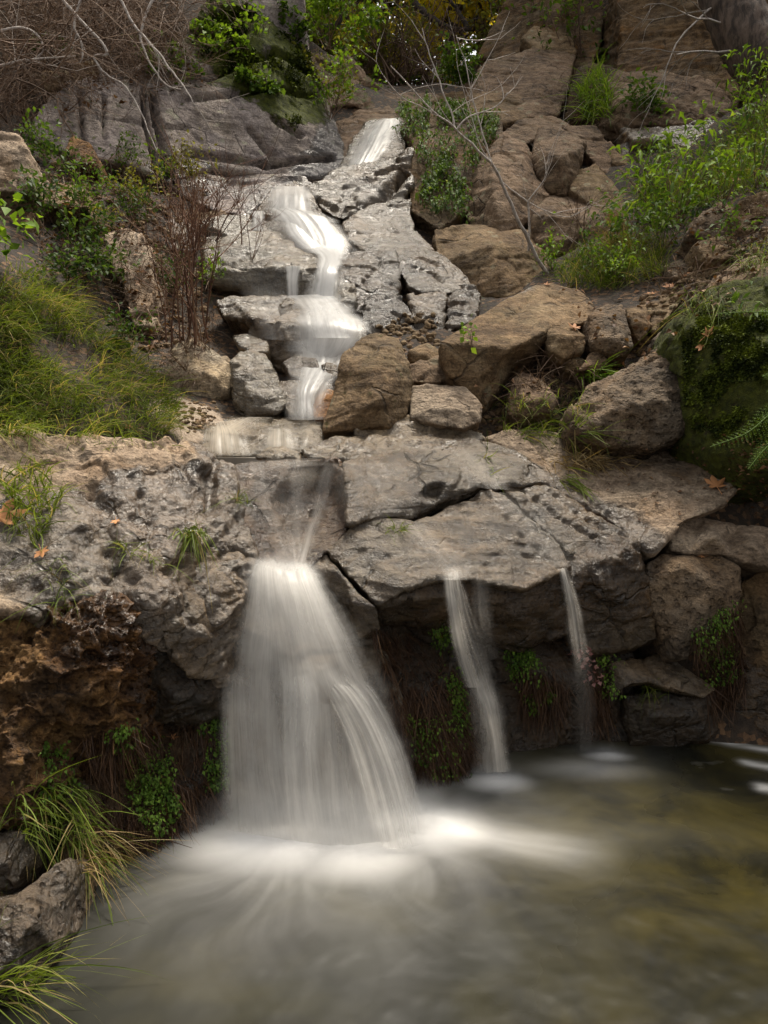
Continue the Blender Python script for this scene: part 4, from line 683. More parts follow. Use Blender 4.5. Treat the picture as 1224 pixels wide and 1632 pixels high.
s.build('upper_fall', M_CASC)
def water_mat(name, deep, shallow, rough):
    t = NT(name); tc = t.n('TexCoord'); f = t.attr('foam'); g = t.attr('gold'); st_ = t.attr('streak')
    base = t.mix(g, c4(deep), c4(shallow))
    base = t.mix(t.ss(t.noise(tc.outputs['Object'], 2.1, 5, .6, .6), .35, .7), base, c4([a * .45 for a in deep]))
    ff = t.math('MINIMUM', t.math('MAXIMUM', f, 0.0), .96)
    col = t.mix(ff, base, (.80, .78, .75, 1))
    rg = t.lin(ff, 0, .5, rough, .8)
    n = t.noise(t.n('Mapping', {'Vector': tc.outputs['Object'], 'Scale': (1, 1, 1)}).outputs[0], 9, 4, .55)
    b = t.n('Bump', {'Strength': .07, 'Distance': .02, 'Height': t.math('ADD', t.math('MULTIPLY', st_, .8), t.math('MULTIPLY', n, .5))})
    p = t.n('BsdfPrincipled', {'Base Color': col, 'Roughness': rg, 'Normal': b.outputs[0], 'IOR': 1.33, 'Specular IOR Level': .24})
    return t.out(p.outputs[0])
M_POOL = water_mat('murky_pool_water', (.009, .009, .0045), (.035, .028, .006), .26)
M_SHELF = water_mat('shallow_shelf_water', (.16, .14, .11), (.25, .2, .13), .10)
def build_pool():
    xs = np.arange(-2.4, 3.2, .012); ys = np.arange(.4, 4.25, .012); X, Y = np.meshgrid(xs, ys); x, y = X.ravel(), Y.ravel()
    p = np.stack([x, y, np.zeros_like(x)], 1)
    foam = np.zeros(len(x)); glow = np.zeros(len(x)); stk = np.zeros(len(x)); up = np.zeros(len(x))
    # where the falls land: centre px, core radius (across, along), reach, strength
    for k, (px, py, rx, ry, reach, st0, streak) in enumerate(((455, 1345, .34, .16, .55, 1.0, .75), (655, 1320, .24, .15, .5, 1.15, .8), (790, 1247, .13, .08, .26, .75, .5), (968, 1207, .10, .05, .2, .55, .4), (930, 1225, .25, .1, .3, .25, .4), (560, 1352, .25, .18, .62, .75, .8))):
        c = PZ(px, py); dx, dy = x - c[0], y - c[1]; r = np.hypot(dx, dy); a = np.arctan2(dx, -dy)
        a = a + .35 * perlin(np.stack([x * 2.2, y * 2.2, np.full(len(x), k * 1.1)], 1), 33); q = np.stack([a * 3.2, np.log(r + .25) * 1.3, np.full(len(x), k * 3.3)], 1)
        n = .8 * perlin(q, 40 + k) + .7 * fbm(p * 3.2, 3, 44 + k) + .3 * perlin(q * np.array([2.7, 1.6, 1]), 50 + k) + .16 * perlin(q * np.array([8, 2.6, 1]), 60 + k)
        core = np.exp(-(dx / rx) ** 2 - (dy / ry) ** 2)
        tail = np.exp(-(r / reach / 1.15) ** 1.75) * np.clip(.5 + .42 * streak * n, 0, 1.2)
        foam = np.maximum(foam, st0 * (core * (1 + .05 * n))); glow = np.maximum(glow, st0 * .25 * tail * (1 + .22 * fbm(np.stack([a * 9, np.log(r + .2) * 2.2, np.full(len(x), k * 5.1)], 1), 4, 88, .65)))
        stk += tail * n; up = np.maximum(up, core * st0)
    foam = np.maximum(foam, glow) + .35 * np.minimum(foam, glow)
    # a long bright tongue running off to the right
    a, b = PZ(690, 1322), PZ(1010, 1372); d, t_ = seg_dist(p, a, b)
    w = .05 + .10 * t_
    foam += .36 * np.exp(-(d / w) ** 2) * (1 - t_) ** 1.1 * (1 + .6 * perlin(np.stack([d * 22, t_ * 2, d * 0], 1), 71))
    for (px, py, ex, ey) in ((1040, 1180, 1120, 1176), (1140, 1180, 1224, 1195), (1190, 1215, 1240, 1225), (1215, 1255, 1260, 1262)):
        d, t_ = seg_dist(p, PZ(px, py), PZ(ex, ey)); foam += .4 * np.exp(-(d / .035) ** 2) * (1 + .9 * perlin(p * np.array([9, 25, 1]), 75))
    far = sstep(3.1, 3.7, y) * sstep(1.2, 1.8, x)
    foam += far * .2 * sstep(.25, .6, fbm(p * np.array([4, 12, 1]), 4, 77))
    veil = fbm(np.stack([np.arctan2(x - .1, 3.3 - y) * 4, np.hypot(x - .1, 3.3 - y) * .9, x * 0], 1), 4, 78)
    foam += .02 * np.clip(veil + .25, 0, 1) * sstep(-1.3, -.2, x + .3)
    foam *= 1 - .7 * sstep(-.1, 1.3, x + .5 * (2.6 - y)) * sstep(3.1, 2.7, y)
    gold = np.clip(sstep(0, 1.2, x) * .9 + fbm(p * np.array([1.4, 2.4, 1]), 4, 79) * 1.1, 0, 1)
    p[:, 2] = .003 * stk + .03 * up + .006 * fbm(p * 6, 3, 80)
    ny, nx = len(ys), len(xs); i = np.arange(nx * ny).reshape(ny, nx)
    Fq = np.stack([i[:-1, :-1], i[:-1, 1:], i[1:, 1:], i[1:, :-1]], -1).reshape(-1, 4)
    link('pool_water', make_mesh('pool_water', p, Fq, M_POOL, {'foam': foam, 'gold': gold, 'streak': stk}), kind='structure')
build_pool()
def flat_water(name, poly, D=None):
    bm = bmesh.new(); vs = [bm.verts.new(P(*q)) for q in poly]; z = sum(v.co.z for v in vs) / len(vs)
    for v in vs: v.co.z = z
    f = bm.faces.new(vs); f.normal_update()
    if f.normal.z < 0: f.normal_flip()
    g = bmesh.ops.extrude_face_region(bm, geom=[f]); 
    for v in g['geom']:
        if isinstance(v, bmesh.types.BMVert): v.co.z -= .16
    bmesh.ops.recalc_face_normals(bm, faces=bm.faces[:])
    me = bpy.data.meshes.new(name); bm.to_mesh(me); bm.free(); me.materials.append(M_SHELF)
    for k in ('foam', 'gold', 'streak'): put_attr(me, k, np.full(len(me.vertices), .12))
    link(name, me, kind='structure')
flat_water('shelf_water', pts('376,732,4.4 430,730,4.36 470,731,4.42 510,729,4.38 538,727,4.44 552,724,4.5 480,722,4.7 320,722,4.7 318,728,4.4'))
def mist_mat():
    t = NT('drifting_spray'); tc = t.n('TexCoord'); 
    g = t.n('VectorMath', {0: tc.outputs['Object']}, operation='LENGTH').outputs['Value']
    fall = t.math('POWER', t.ss(g, 1.0, 0.0), 1.5)
    n = t.ss(t.noise(tc.outputs['Object'], 3.0, 3, .5), .25, .8, .4, 1.3)
    v = t.n('VolumePrincipled', {'Color': (1, 1, 1, 1), 'Density': t.math('MULTIPLY', t.math('MULTIPLY', fall, n), MIST_D), 'Anisotropy': .2})
    return t.out(None, vol=v.outputs[0])
MIST_D = 9.0
M_MIST = mist_mat()
def mist(px, py, sx, sy, sz, D=None):
    bm = bmesh.new(); bmesh.ops.create_icosphere(bm, subdivisions=3, radius=1.0); me = bpy.data.meshes.new('spray_mist'); bm.to_mesh(me); bm.free(); me.materials.append(M_MIST)
    c = P(px, py, D) if D else PZ(px, py); o = link('spray_mist', me, kind='stuff', loc=c + np.array([0, 0, .02])); o.scale = (sx, sy, sz)
mist(500, 1335, .66, .34, .26); mist(640, 1322, .46, .30, .22); mist(452, 935, .24, .14, .2, 3.5); mist(790, 1245, .2, .14, .10); mist(965, 1207, .16, .1, .07)
# ------------------------------------------------------------------ plants
_V, _F, _k = [], [], 0
for V_, F_ in ROCKS:
    _V.append(V_); _F.append(F_ + _k); _k += len(V_)
BVH = BVHTree.FromPolygons(np.vstack(_V).tolist(), np.vstack(_F).tolist())
del _V, _F
rng = np.random.default_rng(5)
CAMP = Vector((0, 0, CAM_H))
def hit(px, py):
    d = Vector(ray(px, py)).normalized(); h = BVH.ray_cast(CAMP, d, 60)
    return (np.array(h[0]), np.array(h[1])) if h[0] is not None else (None, None)
def scatter(poly, n, dmin=0, dmax=60):
    """n points on whatever solid surface lies there"""
    q = np.array(pts(poly)); lo, hi = q.min(0), q.max(0); out, no = [], []
    tries = 0
    while len(out) < n and tries < n * 12:
        tries += 1
        x, y = rng.uniform(lo[0], hi[0]), rng.uniform(lo[1], hi[1]); ins = False
        for i in range(len(q)):
            a, b = q[i], q[i - 1]
            if (a[1] > y) != (b[1] > y) and x < (b[0] - a[0]) * (y - a[1]) / (b[1] - a[1]) + a[0]: ins = not ins
        if not ins: continue
        h, nn = hit(x, y)
        if h is not None and dmin <= h[1] <= dmax: out.append(h); no.append(nn)
    return np.array(out).reshape(-1, 3), np.array(no).reshape(-1, 3)
def unit(a): return a / np.maximum(np.linalg.norm(a, axis=-1, keepdims=True), 1e-9)
UP = np.array([0, 0, 1.0])
class Veg:
    def __init__(s): s.V, s.F, s.T, s.n = [], [], [], 0
    def put(s, V, Fc, T): s.V.append(V); s.F.append(Fc + s.n); s.T.append(T); s.n += len(V)
    def leaves(s, p, d, L_, w=.45, fold=.25, tint=None, droop=.15):
        N = len(p); 
        if N == 0: return
        L_ = np.broadcast_to(L_, N)[:, None]; d = unit(d)
        side = unit(np.cross(d, UP + rng.normal(0, .5, (N, 3)))); up = np.cross(side, d)
        m = p + d * L_ * .45
        a = m + side * L_ * w * .5 + up * L_ * fold * .3; b = m - side * L_ * w * .5 + up * L_ * fold * .3
        c = p + d * L_ * .5; tip = p + d * L_ - UP * L_ * droop
        V = np.stack([p, a, tip, b, c], 1).reshape(-1, 3); k = np.arange(N)[:, None] * 5
        Fc = np.concatenate([k + [0, 4, 1], k + [4, 2, 1], k + [0, 3, 4], k + [4, 3, 2]])
        t = rng.uniform(0, .85, N) if tint is None else np.broadcast_to(tint, N)
        s.put(V, Fc, np.repeat(t, 5))
    def blades(s, p, d, L_, w, bend, seg=5, tint=None, tipt=.12):
        """p root, d start direction, bend = pull (3-vector per blade) growing with the square of the length"""
        N = len(p); 
        if N == 0: return
        L_ = np.broadcast_to(L_, N)[:, None]; w = np.broadcast_to(w, N)[:, None]; d = unit(d)
        side = unit(np.cross(d, rng.normal(0, 1, (N, 3)))); rows = []
        tt = rng.uniform(0, .8, N) if tint is None else np.broadcast_to(tint, N); T = []
        for i in range(seg + 1):
            t = i / seg; c = p + d * L_ * t + bend * L_ * t * t; ww = w * (1 - t) ** .7 * .5 * (1 if i else .8)
            rows += [c - side * ww, c + side * ww]; T += [np.clip(tt + tipt * t, 0, 1)] * 2
        V = np.stack(rows, 1).reshape(-1, 3); m = 2 * (seg + 1); k = np.arange(N)[:, None] * m; Fs = []
        for i in range(seg): Fs += [k + [2 * i, 2 * i + 1, 2 * i + 3], k + [2 * i, 2 * i + 3, 2 * i + 2]]
        s.put(V, np.concatenate(Fs), np.stack(T, 1).reshape(-1))
    def tube(s, q, r0, r1, sides=5, tint=.4):
        q = np.asarray(q, float); n = len(q); tg = unit(np.gradient(q, axis=0)); ref = np.array([.3, .9, .2])
        a = unit(np.cross(tg, ref)); b = np.cross(tg, a); r = np.linspace(r0, r1, n)[:, None, None]
        ang = np.linspace(0, 2 * np.pi, sides, endpoint=False)
        ring = q[:, None] + r * (np.cos(ang)[None, :, None] * a[:, None] + np.sin(ang)[None, :, None] * b[:, None])
        i = np.arange(n * sides).reshape(n, sides); j = np.roll(i, -1, 1)
        A, B, C, D = i[:-1].ravel(), j[:-1].ravel(), j[1:].ravel(), i[1:].ravel()
        s.put(ring.reshape(-1, 3), np.concatenate([np.stack([A, B, C], 1), np.stack([A, C, D], 1)]), np.full(n * sides, tint))
    def grow(s, p, d, L_, r, depth, kids=4, spread=.6, wob=.25, lift=0.0, shrink=.62, sides=4, seg=5, ends=None, r_end=.35):
        """a wandering twig that forks; ends collects (point, direction) along the last order"""
        q = [np.array(p, float)]; d = unit(np.array(d, float))
        for i in range(seg):
            d = unit(d + rng.normal(0, wob, 3) / seg ** .5 + UP * lift / seg); q.append(q[-1] + d * L_ / seg)
        s.tube(q, r, r * r_end, sides, rng.uniform(.1, .9))
        if ends is not None and depth <= 1:
            for i in range(1, len(q)): ends.append((q[i], unit(q[i] - q[i - 1])))
        if depth > 0:
            for k in range(kids):
                i = rng.integers(max(1, seg // 3), seg + 1)
                s.grow(q[i], unit(q[i] - q[i - 1]) + rng.normal(0, spread, 3), L_ * shrink * rng.uniform(.7, 1.25), r * .55, depth - 1, kids, spread, wob, lift, shrink, max(3, sides - 1), seg, ends, r_end)
    def build(s, name, mat, parent=None, **kw):
        if not s.V: return None
        me = make_mesh(name, np.vstack(s.V), np.vstack(s.F), mat, {'tint': np.concatenate(s.T)}, smooth=True)
        if parent is None: kw['loc'] = centre(me)
        else:
            n = len(me.vertices); a = np.empty(n * 3, np.float32); me.vertices.foreach_get('co', a)
            me.vertices.foreach_set('co', (a.reshape(-1, 3) - np.array(parent.location, np.float32)).ravel()); me.update()
        return link(name, me, parent, **kw)
def empty(name, loc, label, cat, group=None):
    o = bpy.data.objects.new(name, None); COL.objects.link(o); o.location = loc; o['label'] = label; o['category'] = cat
    if group: o['group'] = group
    return o
def curve(s, n=24): return crom(np.array([P(*a) for a in pts(s)]), n)
VIEW = np.array([0, -1, 0])
# ------- grass
def tuft(px, py, n, length, label, mat='grass', spread=.05, lean=(0, -.3, .8), bend=(0, -.15, -.6), w=.006, name='grass_tuft', cat='grass', group=None, poly=None, rnd=.45):
    p0, nn = hit(px, py)
    if poly is not None: p, _ = scatter(poly, n)
    else: p = p0 + rng.normal(0, 1, (n, 3)) * np.array([spread, spread * .6, spread * .3])
    n = len(p); d = np.array(lean) + rng.normal(0, rnd, (n, 3))
    L_ = length * rng.uniform(.45, 1.15, n)
    v = Veg(); v.blades(p, d, L_, w * rng.uniform(.6, 1.3, n), np.array(bend) + rng.normal(0, .25, (n, 3)), tint=np.clip(rng.beta(2, 2.6, n) + (rng.random(n) < .07) * .6, 0, 1))
    return v.build(name, L[mat], None, label=label, cat=cat, group=group)
def grass_field():
    p, nn = scatter('-20,425 40,432 110,470 180,535 240,590 282,640 275,690 200,700 60,694 -20,700', 7200, 3.5, 6.2)
    kp = fbm(p * 2.6, 3, 91) + rng.normal(0, .1, len(p)) > -.17; p = p[kp]
    n = len(p); cl = perlin(p * 4.0, 90)
    d = np.array([.45, -.55, .75]) + rng.normal(0, .38, (n, 3)) + np.stack([cl * .5, cl * 0, cl * .2], 1)
    L_ = rng.uniform(.08, .24, n) * (1 + .7 * cl)
    v = Veg(); v.blades(p, d, L_, rng.uniform(.003, .0065, n), np.array([.3, -.15, -.55]) + rng.normal(0, .2, (n, 3)), seg=4, tint=np.clip(.36 + .6 * cl + rng.normal(0, .24, n) + (rng.random(n) < .10) * .6, 0, 1))
    v.build('grass', L['grass'], kind='stuff', label='long soft green grass covering the left bank')
grass_field()
G1 = 'grass tufts on the rocks'
tuft(305, 850, 90, .20, 'drooping green grass tuft on the wet left ledge nearest the main fall', lean=(0, -.6, .25), bend=(0, .05, -1.0), spread=.035, w=.007, group=G1)
tuft(60, 800, 260, .22, 'leafy green grass patch on the tan ledge at the left edge', poly='0,760 70,740 100,790 60,880 20,850', lean=(.1, -.4, .8), bend=(.1, -.1, -.5), w=.007, group=G1)
tuft(215, 880, 60, .14, 'sparse pale grass blades in a crack of the left ledge', poly='170,868 190,862 270,905 240,900', lean=(.3, -.5, .6), w=.005, group=G1)
tuft(375, 800, 30, .16, 'few thin grass stems beside the brown notch', lean=(.2, -.3, .8), spread=.03, w=.004, group=G1)
tuft(70, 700, 60, .1, 'short grass fringe on top of the left ledge', poly='90,690 260,690 300,700 260,720 110,720', lean=(.1, -.2, .8), w=.004, mat='dgrass', group=G1)
tuft(90, 980, 40, .22, 'long hanging grass stems over the tufa bank', poly='70,880 110,900 110,1000 80,960', lean=(.1, -.5, .3), bend=(0, 0, -.8), w=.004, group=G1)
tuft(630, 845, 40, .10, 'small bright grass tuft at the joint of the wet slabs', spread=.03, lean=(.1, -.5, .6), w=.005, group=G1)
tuft(945, 600, 110, .22, 'fresh bright green grass tuft beside the coarse rock', mat='bright', spread=.05, lean=(.25, -.4, .8), bend=(.2, -.1, -.6), w=.010, group=G1)
tuft(880, 660, 260, .24, 'straggly dry and green grass in front of the wedge boulder', mat='dgrass', poly='790,620 850,640 930,620 945,660 880,705 800,690', lean=(-.1, -.4, .7), bend=(0, -.1, -.6), w=.005, group=G1)
tuft(865, 680, 150, .2, 'matted flattened grass lying at the top of the tan shelf', mat='dgrass', poly='820,670 900,670 960,690 900,705 830,700', lean=(.8, -.4, .1), bend=(0, 0, -.3), w=.006, group=G1)
tuft(1110, 500, 150, .26, 'grass hanging over the top of the mossy rock', mat='dgrass', poly='1080,465 1150,460 1150,490 1085,500', lean=(-.1, -.6, .1), bend=(0, 0, -.9), w=.005, group=G1)
tuft(1195, 420, 220, .28, 'thick grass hanging from the grey rock at the right edge', mat='dgrass', poly='1170,400 1235,385 1235,430 1180,430', lean=(-.1, -.6, .2), bend=(0, 0, -.9), w=.005, group=G1)
tuft(800, 745, 30, .12, 'wet grass strands lying across the upper shoulder of the ledge', poly='760,725 775,720 800,770 790,775', lean=(.4, -.6, -.2), bend=(0, 0, -.2), w=.006, group=G1)
tuft(1040, 1095, 30, .16, 'thin grass tuft hanging in front of the low wet slab', lean=(-.1, -.5, .4), bend=(0, 0, -1), spread=.03, w=.005, group=G1)
tuft(95, 1300, 330, .2, 'tangled grass on the bank above the lichen marked rock', mat='dgrass', poly='20,1270 60,1250 130,1240 150,1290 130,1350 60,1350 20,1330', lean=(.4, -.5, .5), bend=(.25, -.1, -.8), w=.006, group=G1)
tuft(140, 1350, 110, .24, 'yellowing grass trailing out over the pool from the left bank', mat='straw', poly='100,1340 170,1320 190,1370 130,1400', lean=(.7, -.3, .4), bend=(.3, -.2, -.9), w=.005, group=G1)
tuft(150, 1380, 50, .26, 'green grass strands trailing to the water at the left bank', mat='grass', poly='110,1340 170,1330 180,1380 140,1400', lean=(.8, -.3, .4), bend=(.2, -.2, -1.0), w=.005, group=G1)
tuft(100, 1600, 420, .34, 'long arching green grass at the bottom left corner', mat='grass', poly='-40,1560 60,1545 110,1570 130,1640 120,1690 -40,1690', lean=(.5, -.1, .6), bend=(.3, -.05, -.5), w=.005, rnd=.35, group=G1)
def debris():
    p0, _ = hit(930, 745); n = 320; v = Veg()
    p = p0 + rng.normal(0, 1, (n, 3)) * np.array([.10, .06, .03]) + [0, 0, .03]
    d = np.array([.5, -.5, -.1]) + rng.normal(0, .7, (n, 3))
    v.blades(p, d, rng.uniform(.05, .18, n), .006, rng.normal(0, .3, (n, 3)) + [0, 0, -.3], tint=rng.uniform(.0, .95, n))
    v.build('straw_clump', L['straw'], label='clump of washed up dry straw lying on the tan shelf', cat='debris')
    q, _ = hit(905, 765); v = Veg(); n = 40
    v.blades(q + rng.normal(0, .03, (n, 3)), np.array([.4, -.8, -.1]) + rng.normal(0, .15, (n, 3)), .2, .008, np.array([0, 0, -.2]) + rng.normal(0, .1, (n, 3)))
    v.build('grass_tuft', L['grass'], label='flattened green blades sticking out below the straw clump', cat='grass', group=G1)
debris()
# ------- leafy plants: a few stems and many leaves
def shrub(px, py, h, wd, n, lsize, label, mat='green', name='leafy_plant', cat='plant', group=None, stems=7, lean=(0, -.25, 1), aspect=.5, dp=None, twig='twig', cling=False, poly=None, droop=.2, up=.1, thin=-.12):
    p0, nn = hit(px, py)
    if p0 is None: p0 = P(px, py, dp)
    if dp: p0 = P(px, py, dp)
    root = empty(name, p0, label, cat, group)
    v, st_ = Veg(), Veg(); ends = []
    if cling:                                          # leaves close to the rock it grows on
        p, no = scatter(poly, n); k = len(p); cl = perlin(p * 7, 22)
        keep = cl + rng.normal(0, .2, k) > thin; p, no = p[keep], no[keep]; k = len(p)
        out = rng.uniform(.01, wd, k)[:, None]
        pos = p + unit(no + [0, -.4, .2]) * out + rng.normal(0, .01, (k, 3))
        v.leaves(pos, no * .6 + rng.normal(0, .7, (k, 3)) + [0, -.4, up - droop], lsize * rng.uniform(.6, 1.3, k), aspect, droop=droop, tint=np.clip(.45 + .3 * perlin(p * 9, 4) + rng.normal(0, .17, k), 0, 1))
        for i in range(0, k, max(1, k // 60)): st_.tube([p[i], (p[i] + pos[i]) / 2 + rng.normal(0, .01, 3), pos[i]], lsize * .07, lsize * .04, 3)
    else:
        for i in range(stems):
            d = np.array(lean) + rng.normal(0, .38, 3) * np.array([wd / h * 1.2, wd / h, .3])
            st_.grow(p0 + rng.normal(0, .04, 3) * np.array([wd, wd, .05]), d, h * rng.uniform(.6, 1.0), max(.003, .008 * h), 2, 3, .55, .22, .1, .5, 4, 5, ends)
        e = np.array([a[0] for a in ends]); dd = np.array([a[1] for a in ends]); i = rng.integers(0, len(e), n)
        pos = e[i] + rng.normal(0, lsize * .7, (n, 3)); cl = perlin(pos * (3 / max(wd, .2)), 6)
        v.leaves(pos, dd[i] + rng.normal(0, .8, (n, 3)) + [0, -.2, up], lsize * rng.uniform(.6, 1.3, n), aspect, droop=droop, tint=np.clip(.42 + .4 * cl + rng.normal(0, .17, n), 0, 1))
    st_.build('stem', L[twig], root); v.build('foliage', L[mat], root)
    return root
G2, G3 = 'small plants on the left slope', 'leafy plants on the cliff top'
for a in ((75, 260, 0.28, 0.34, 260, .05, 'green weeds beside the pale block at the far left', 'green'), (120, 285, 0.25, 0.34, 240, .045, 'weedy patch above the mossy ledge on the left slope', 'deep'), (130, 345, 0.31, 0.38, 420, .045, 'bushy green plant over the mossy ledge on the left slope', 'green'),
          (190, 290, 0.34, 0.42, 420, .045, 'fine leaved green plant below the black cracks', 'green'), (225, 330, 0.31, 0.42, 420, .04, 'olive plant in the middle of the left slope', 'olive'), (250, 300, 0.31, 0.38, 320, .045, 'yellow green plant at the foot of the purple cliff', 'bright'),
          (300, 300, 0.31, 0.34, 320, .045, 'yellowing plant beside the reddish twig bush', 'olive'), (205, 355, 0.28, 0.34, 320, .04, 'dark plant just above the upright tan rock', 'deep'), (120, 400, 0.31, 0.42, 420, .05, 'ivy like dark plant under the mossy ledge', 'deep'), (150, 450, 0.28, 0.42, 420, .05, 'ivy trailing left of the upright tan rock', 'deep'),
          (110, 460, 0.25, 0.38, 360, .045, 'dark green plant at the top of the long grass', 'deep'), (60, 350, 0.31, 0.34, 300, .05, 'shaded plant under the dark rock at the far left', 'deep'), (270, 470, 0.25, 0.26, 200, .045, 'small green plant between tan rock and twig bush', 'deep'), (335, 455, 0.15, 0.17, 120, .05, 'bright sprig under the pale middle step', 'bright'),
          (205, 560, 0.22, 0.30, 260, .04, 'weeds at the top right end of the long grass', 'deep'), (160, 380, 0.25, 0.34, 260, .04, 'scruffy plant left of the split rock top', 'olive')):
    shrub(*a, group=G2)
shrub(-25, 420, .35, .25, 80, .09, 'bright broad leaves reaching in at the left edge', 'bright', group=G2, lean=(.4, -.3, .9), aspect=.6)
for a in ((420, 330, 60, 'bright leaf carpet on the mossy brow of the cliff', 'bright', '330,10 390,0 430,30 430,60 395,80 340,60 310,75 305,40'), (350, 60, 60, 'bright leaves spreading along the left brow of the cliff', 'bright', '305,45 340,50 395,75 400,90 350,95 300,90'), (270, 100, 50, 'pale green shrub hanging over the purple cliff', 'green', '190,70 250,60 300,90 330,120 300,140 240,130'), (420, 130, 60, 'leaves along the mossy step of the cliff', 'green', '375,120 420,125 450,150 430,155 380,135'), (480, 60, 60, 'small ferny leaves on the right shoulder of the cliff', 'green', '440,0 480,20 500,75 480,80 450,50'), (100, 90, 60, 'leaf patch left of the square blocks over the cliff', 'green', '40,70 100,70 130,95 60,100')):
    shrub(a[0], a[1], .3, .12, 700, .058, a[3], a[4], group=G3, cling=True, poly=a[5], aspect=.7, droop=.1, name='creeping_plant', thin=.12)
shrub(525, 80, .9, .8, 1100, .09, 'bright shrub growing behind the right shoulder of the cliff', 'bright', dp=11.0, group=G3, lean=(.15, -.3, .8))
shrub(528, 190, .6, .35, 420, .06, 'green plant in the corner beside the highest fall', 'bright', dp=9.6, group=G3)
shrub(535, 165, .5, .35, 260, .06, 'olive plant above the corner of the highest fall', 'olive', dp=9.9, group=G3)
# hanging ferns beside the stream
G4 = 'hanging ferns right of the highest fall'
for a in ((660, 190, 'fern clump at the lip right of the highest fall', '638,172 680,165 690,200 660,222 640,210'), (700, 180, 'low fern patch on the flat mossy rock', '690,172 740,175 760,200 700,200'), (700, 250, 'large hanging fern curtain in the middle of the wall', '655,225 700,212 745,225 775,262 720,290 670,275'), (715, 310, 'lower hanging fern curtain over the dark hollow', '665,290 720,275 748,310 735,350 690,345 665,320'), (760, 215, 'grassy plant on top of the fern wall', '745,190 795,195 790,225 755,240')):
    shrub(a[0], a[1], .3, .16, 1500, .05, a[2], 'green', name='hanging_fern', cat='fern', group=G4, cling=True, poly=a[3], droop=.5, aspect=.5, up=0, thin=.02)
shrub(728, 138, .38, .5, 800, .07, 'rounded green fern against the broad dome of rock', 'green', dp=11.2, group=G4, name='hanging_fern', cat='fern')
# right bank
G5 = 'green plants on the right bank'
for a in ((1035, 340, 0.60, .45, 256, .11, 'tall bright plant with drooping long leaves on the right bank', 'bright'), (1080, 355, 0.64, .45, 264, .11, 'second tall bright plant right of the drooping one', 'bright'), (1000, 400, 0.36, .45, 304, .07, 'weedy green plant at the foot of the brown slope', 'green'), (1060, 400, 0.40, .5, 336, .06, 'dense low weeds under the tall bright plants', 'green'), (950, 440, 0.28, .5, 336, .05, 'low weeds behind the flat top of the largest boulder', 'green'), (1110, 310, 0.36, .4, 208, .08, 'feathery plant against the blue grey wet slab', 'green'), (1185, 250, 0.56, .4, 264, .08, 'pale green plant right of the blue grey wet slab', 'bright'),
          (1205, 300, 0.60, .45, 336, .08, 'leafy plant at the right edge above the rubble', 'green'), (1200, 200, 0.64, .4, 304, .09, 'bright willowy plant high at the right edge', 'bright'), (1222, 130, 0.56, .5, 368, .08, 'willowy sprays beside the leaning trunk', 'bright'), (1150, 330, 0.40, .35, 192, .07, 'small bright plant on top of the rubble', 'bright'), (1040, 280, 0.32, .35, 208, .06, 'plant in front of the dark rock under the wet slab', 'green'), (1165, 395, 0.20, .3, 128, .05, 'weeds among the right bank stones', 'green'), (985, 445, 0.24, .3, 176, .05, 'little plant right of the largest boulder', 'bright'), (880, 430, 0.22, .28, 192, .05, 'fresh green leaves at the foot of the bare pale sapling', 'bright')):
    shrub(*a, group=G5, aspect=.26 if a[5] > .075 else .4, droop=.35)
shrub(1190, 505, .10, .1, 26, .07, 'small grey green rosette on top of the moss', 'green', group=G5, aspect=.3, stems=3)
shrub(752, 552, .1, .1, 24, .045, 'tiny ivy sprig on the front of the largest boulder', 'bright', group=G5, aspect=.8, stems=3, name='ivy_sprig')
shrub(1025, 190, .4, .4, 420, .07, 'dark green fern at the foot of the brown cliff block', 'green', group=G5, name='fern_clump', cat='fern')
G6 = 'grass on the right bank'
tuft(945, 180, 420, .5, 'strip of bright grass in the gully of the right rocks', mat='bright', poly='920,150 950,110 970,120 975,190 930,195', lean=(0, -.5, .6), bend=(0, -.1, -.6), w=.012, group=G6)
tuft(960, 430, 1500, .30, 'fine grass behind the largest boulder', poly='880,440 930,400 1000,380 1060,380 1060,440 980,465 900,460', lean=(0, -.3, .9), bend=(-.1, -.1, -.5), w=.005, group=G6)
tuft(1150, 300, 1300, .55, 'tall grass among the plants at the right edge', mat='dgrass', poly='1040,300 1130,290 1185,220 1230,180 1230,300 1130,330 1030,370', lean=(-.1, -.3, .9), bend=(-.15, -.1, -.5), w=.007, group=G6)
tuft(930, 370, 500, .3, 'dry pale grass on the brown slope', mat='straw', poly='970,330 1000,350 1010,400 960,410', lean=(-.2, -.4, .8), bend=(-.2, -.1, -.7), w=.005, group=G6)
# moss cushions on the right rock: a part of it
def moss_skin(rockname, poly, n, thr, size, w0):
    o = next(o for o in COL.objects if o.name == rockname); v = Veg()
    p, no = scatter(poly, n); k = len(p)
    keep = fbm(p * w0, 4, 14) + rng.normal(0, .07, k) > thr; p, no = p[keep], no[keep]; k = len(p)
    v.leaves(p, no + rng.normal(0, .6, (k, 3)) + [0, 0, -.1], rng.uniform(size * .5, size * 1.2, k), .7, tint=np.clip(.3 + 1.1 * fbm(p * w0 * 1.5, 3, 15) + rng.normal(0, .14, k), 0, .9))
    v.build('moss', MOSS, o)
MOSS = leaf_mat('cushion_moss', (.02, .03, .004), (.17, .21, .022), None, trans=.1, rough=.8)
moss_skin('mossy_rock', '1085,520 1110,490 1160,495 1224,500 1240,740 1180,690 1110,700 1090,640 1090,580', 14000, -.05, .02, 6)
moss_skin('cliff', '300,40 400,0 450,0 495,80 515,150 470,205 420,160 370,140 310,110', 9000, .06, .04, 2.2)
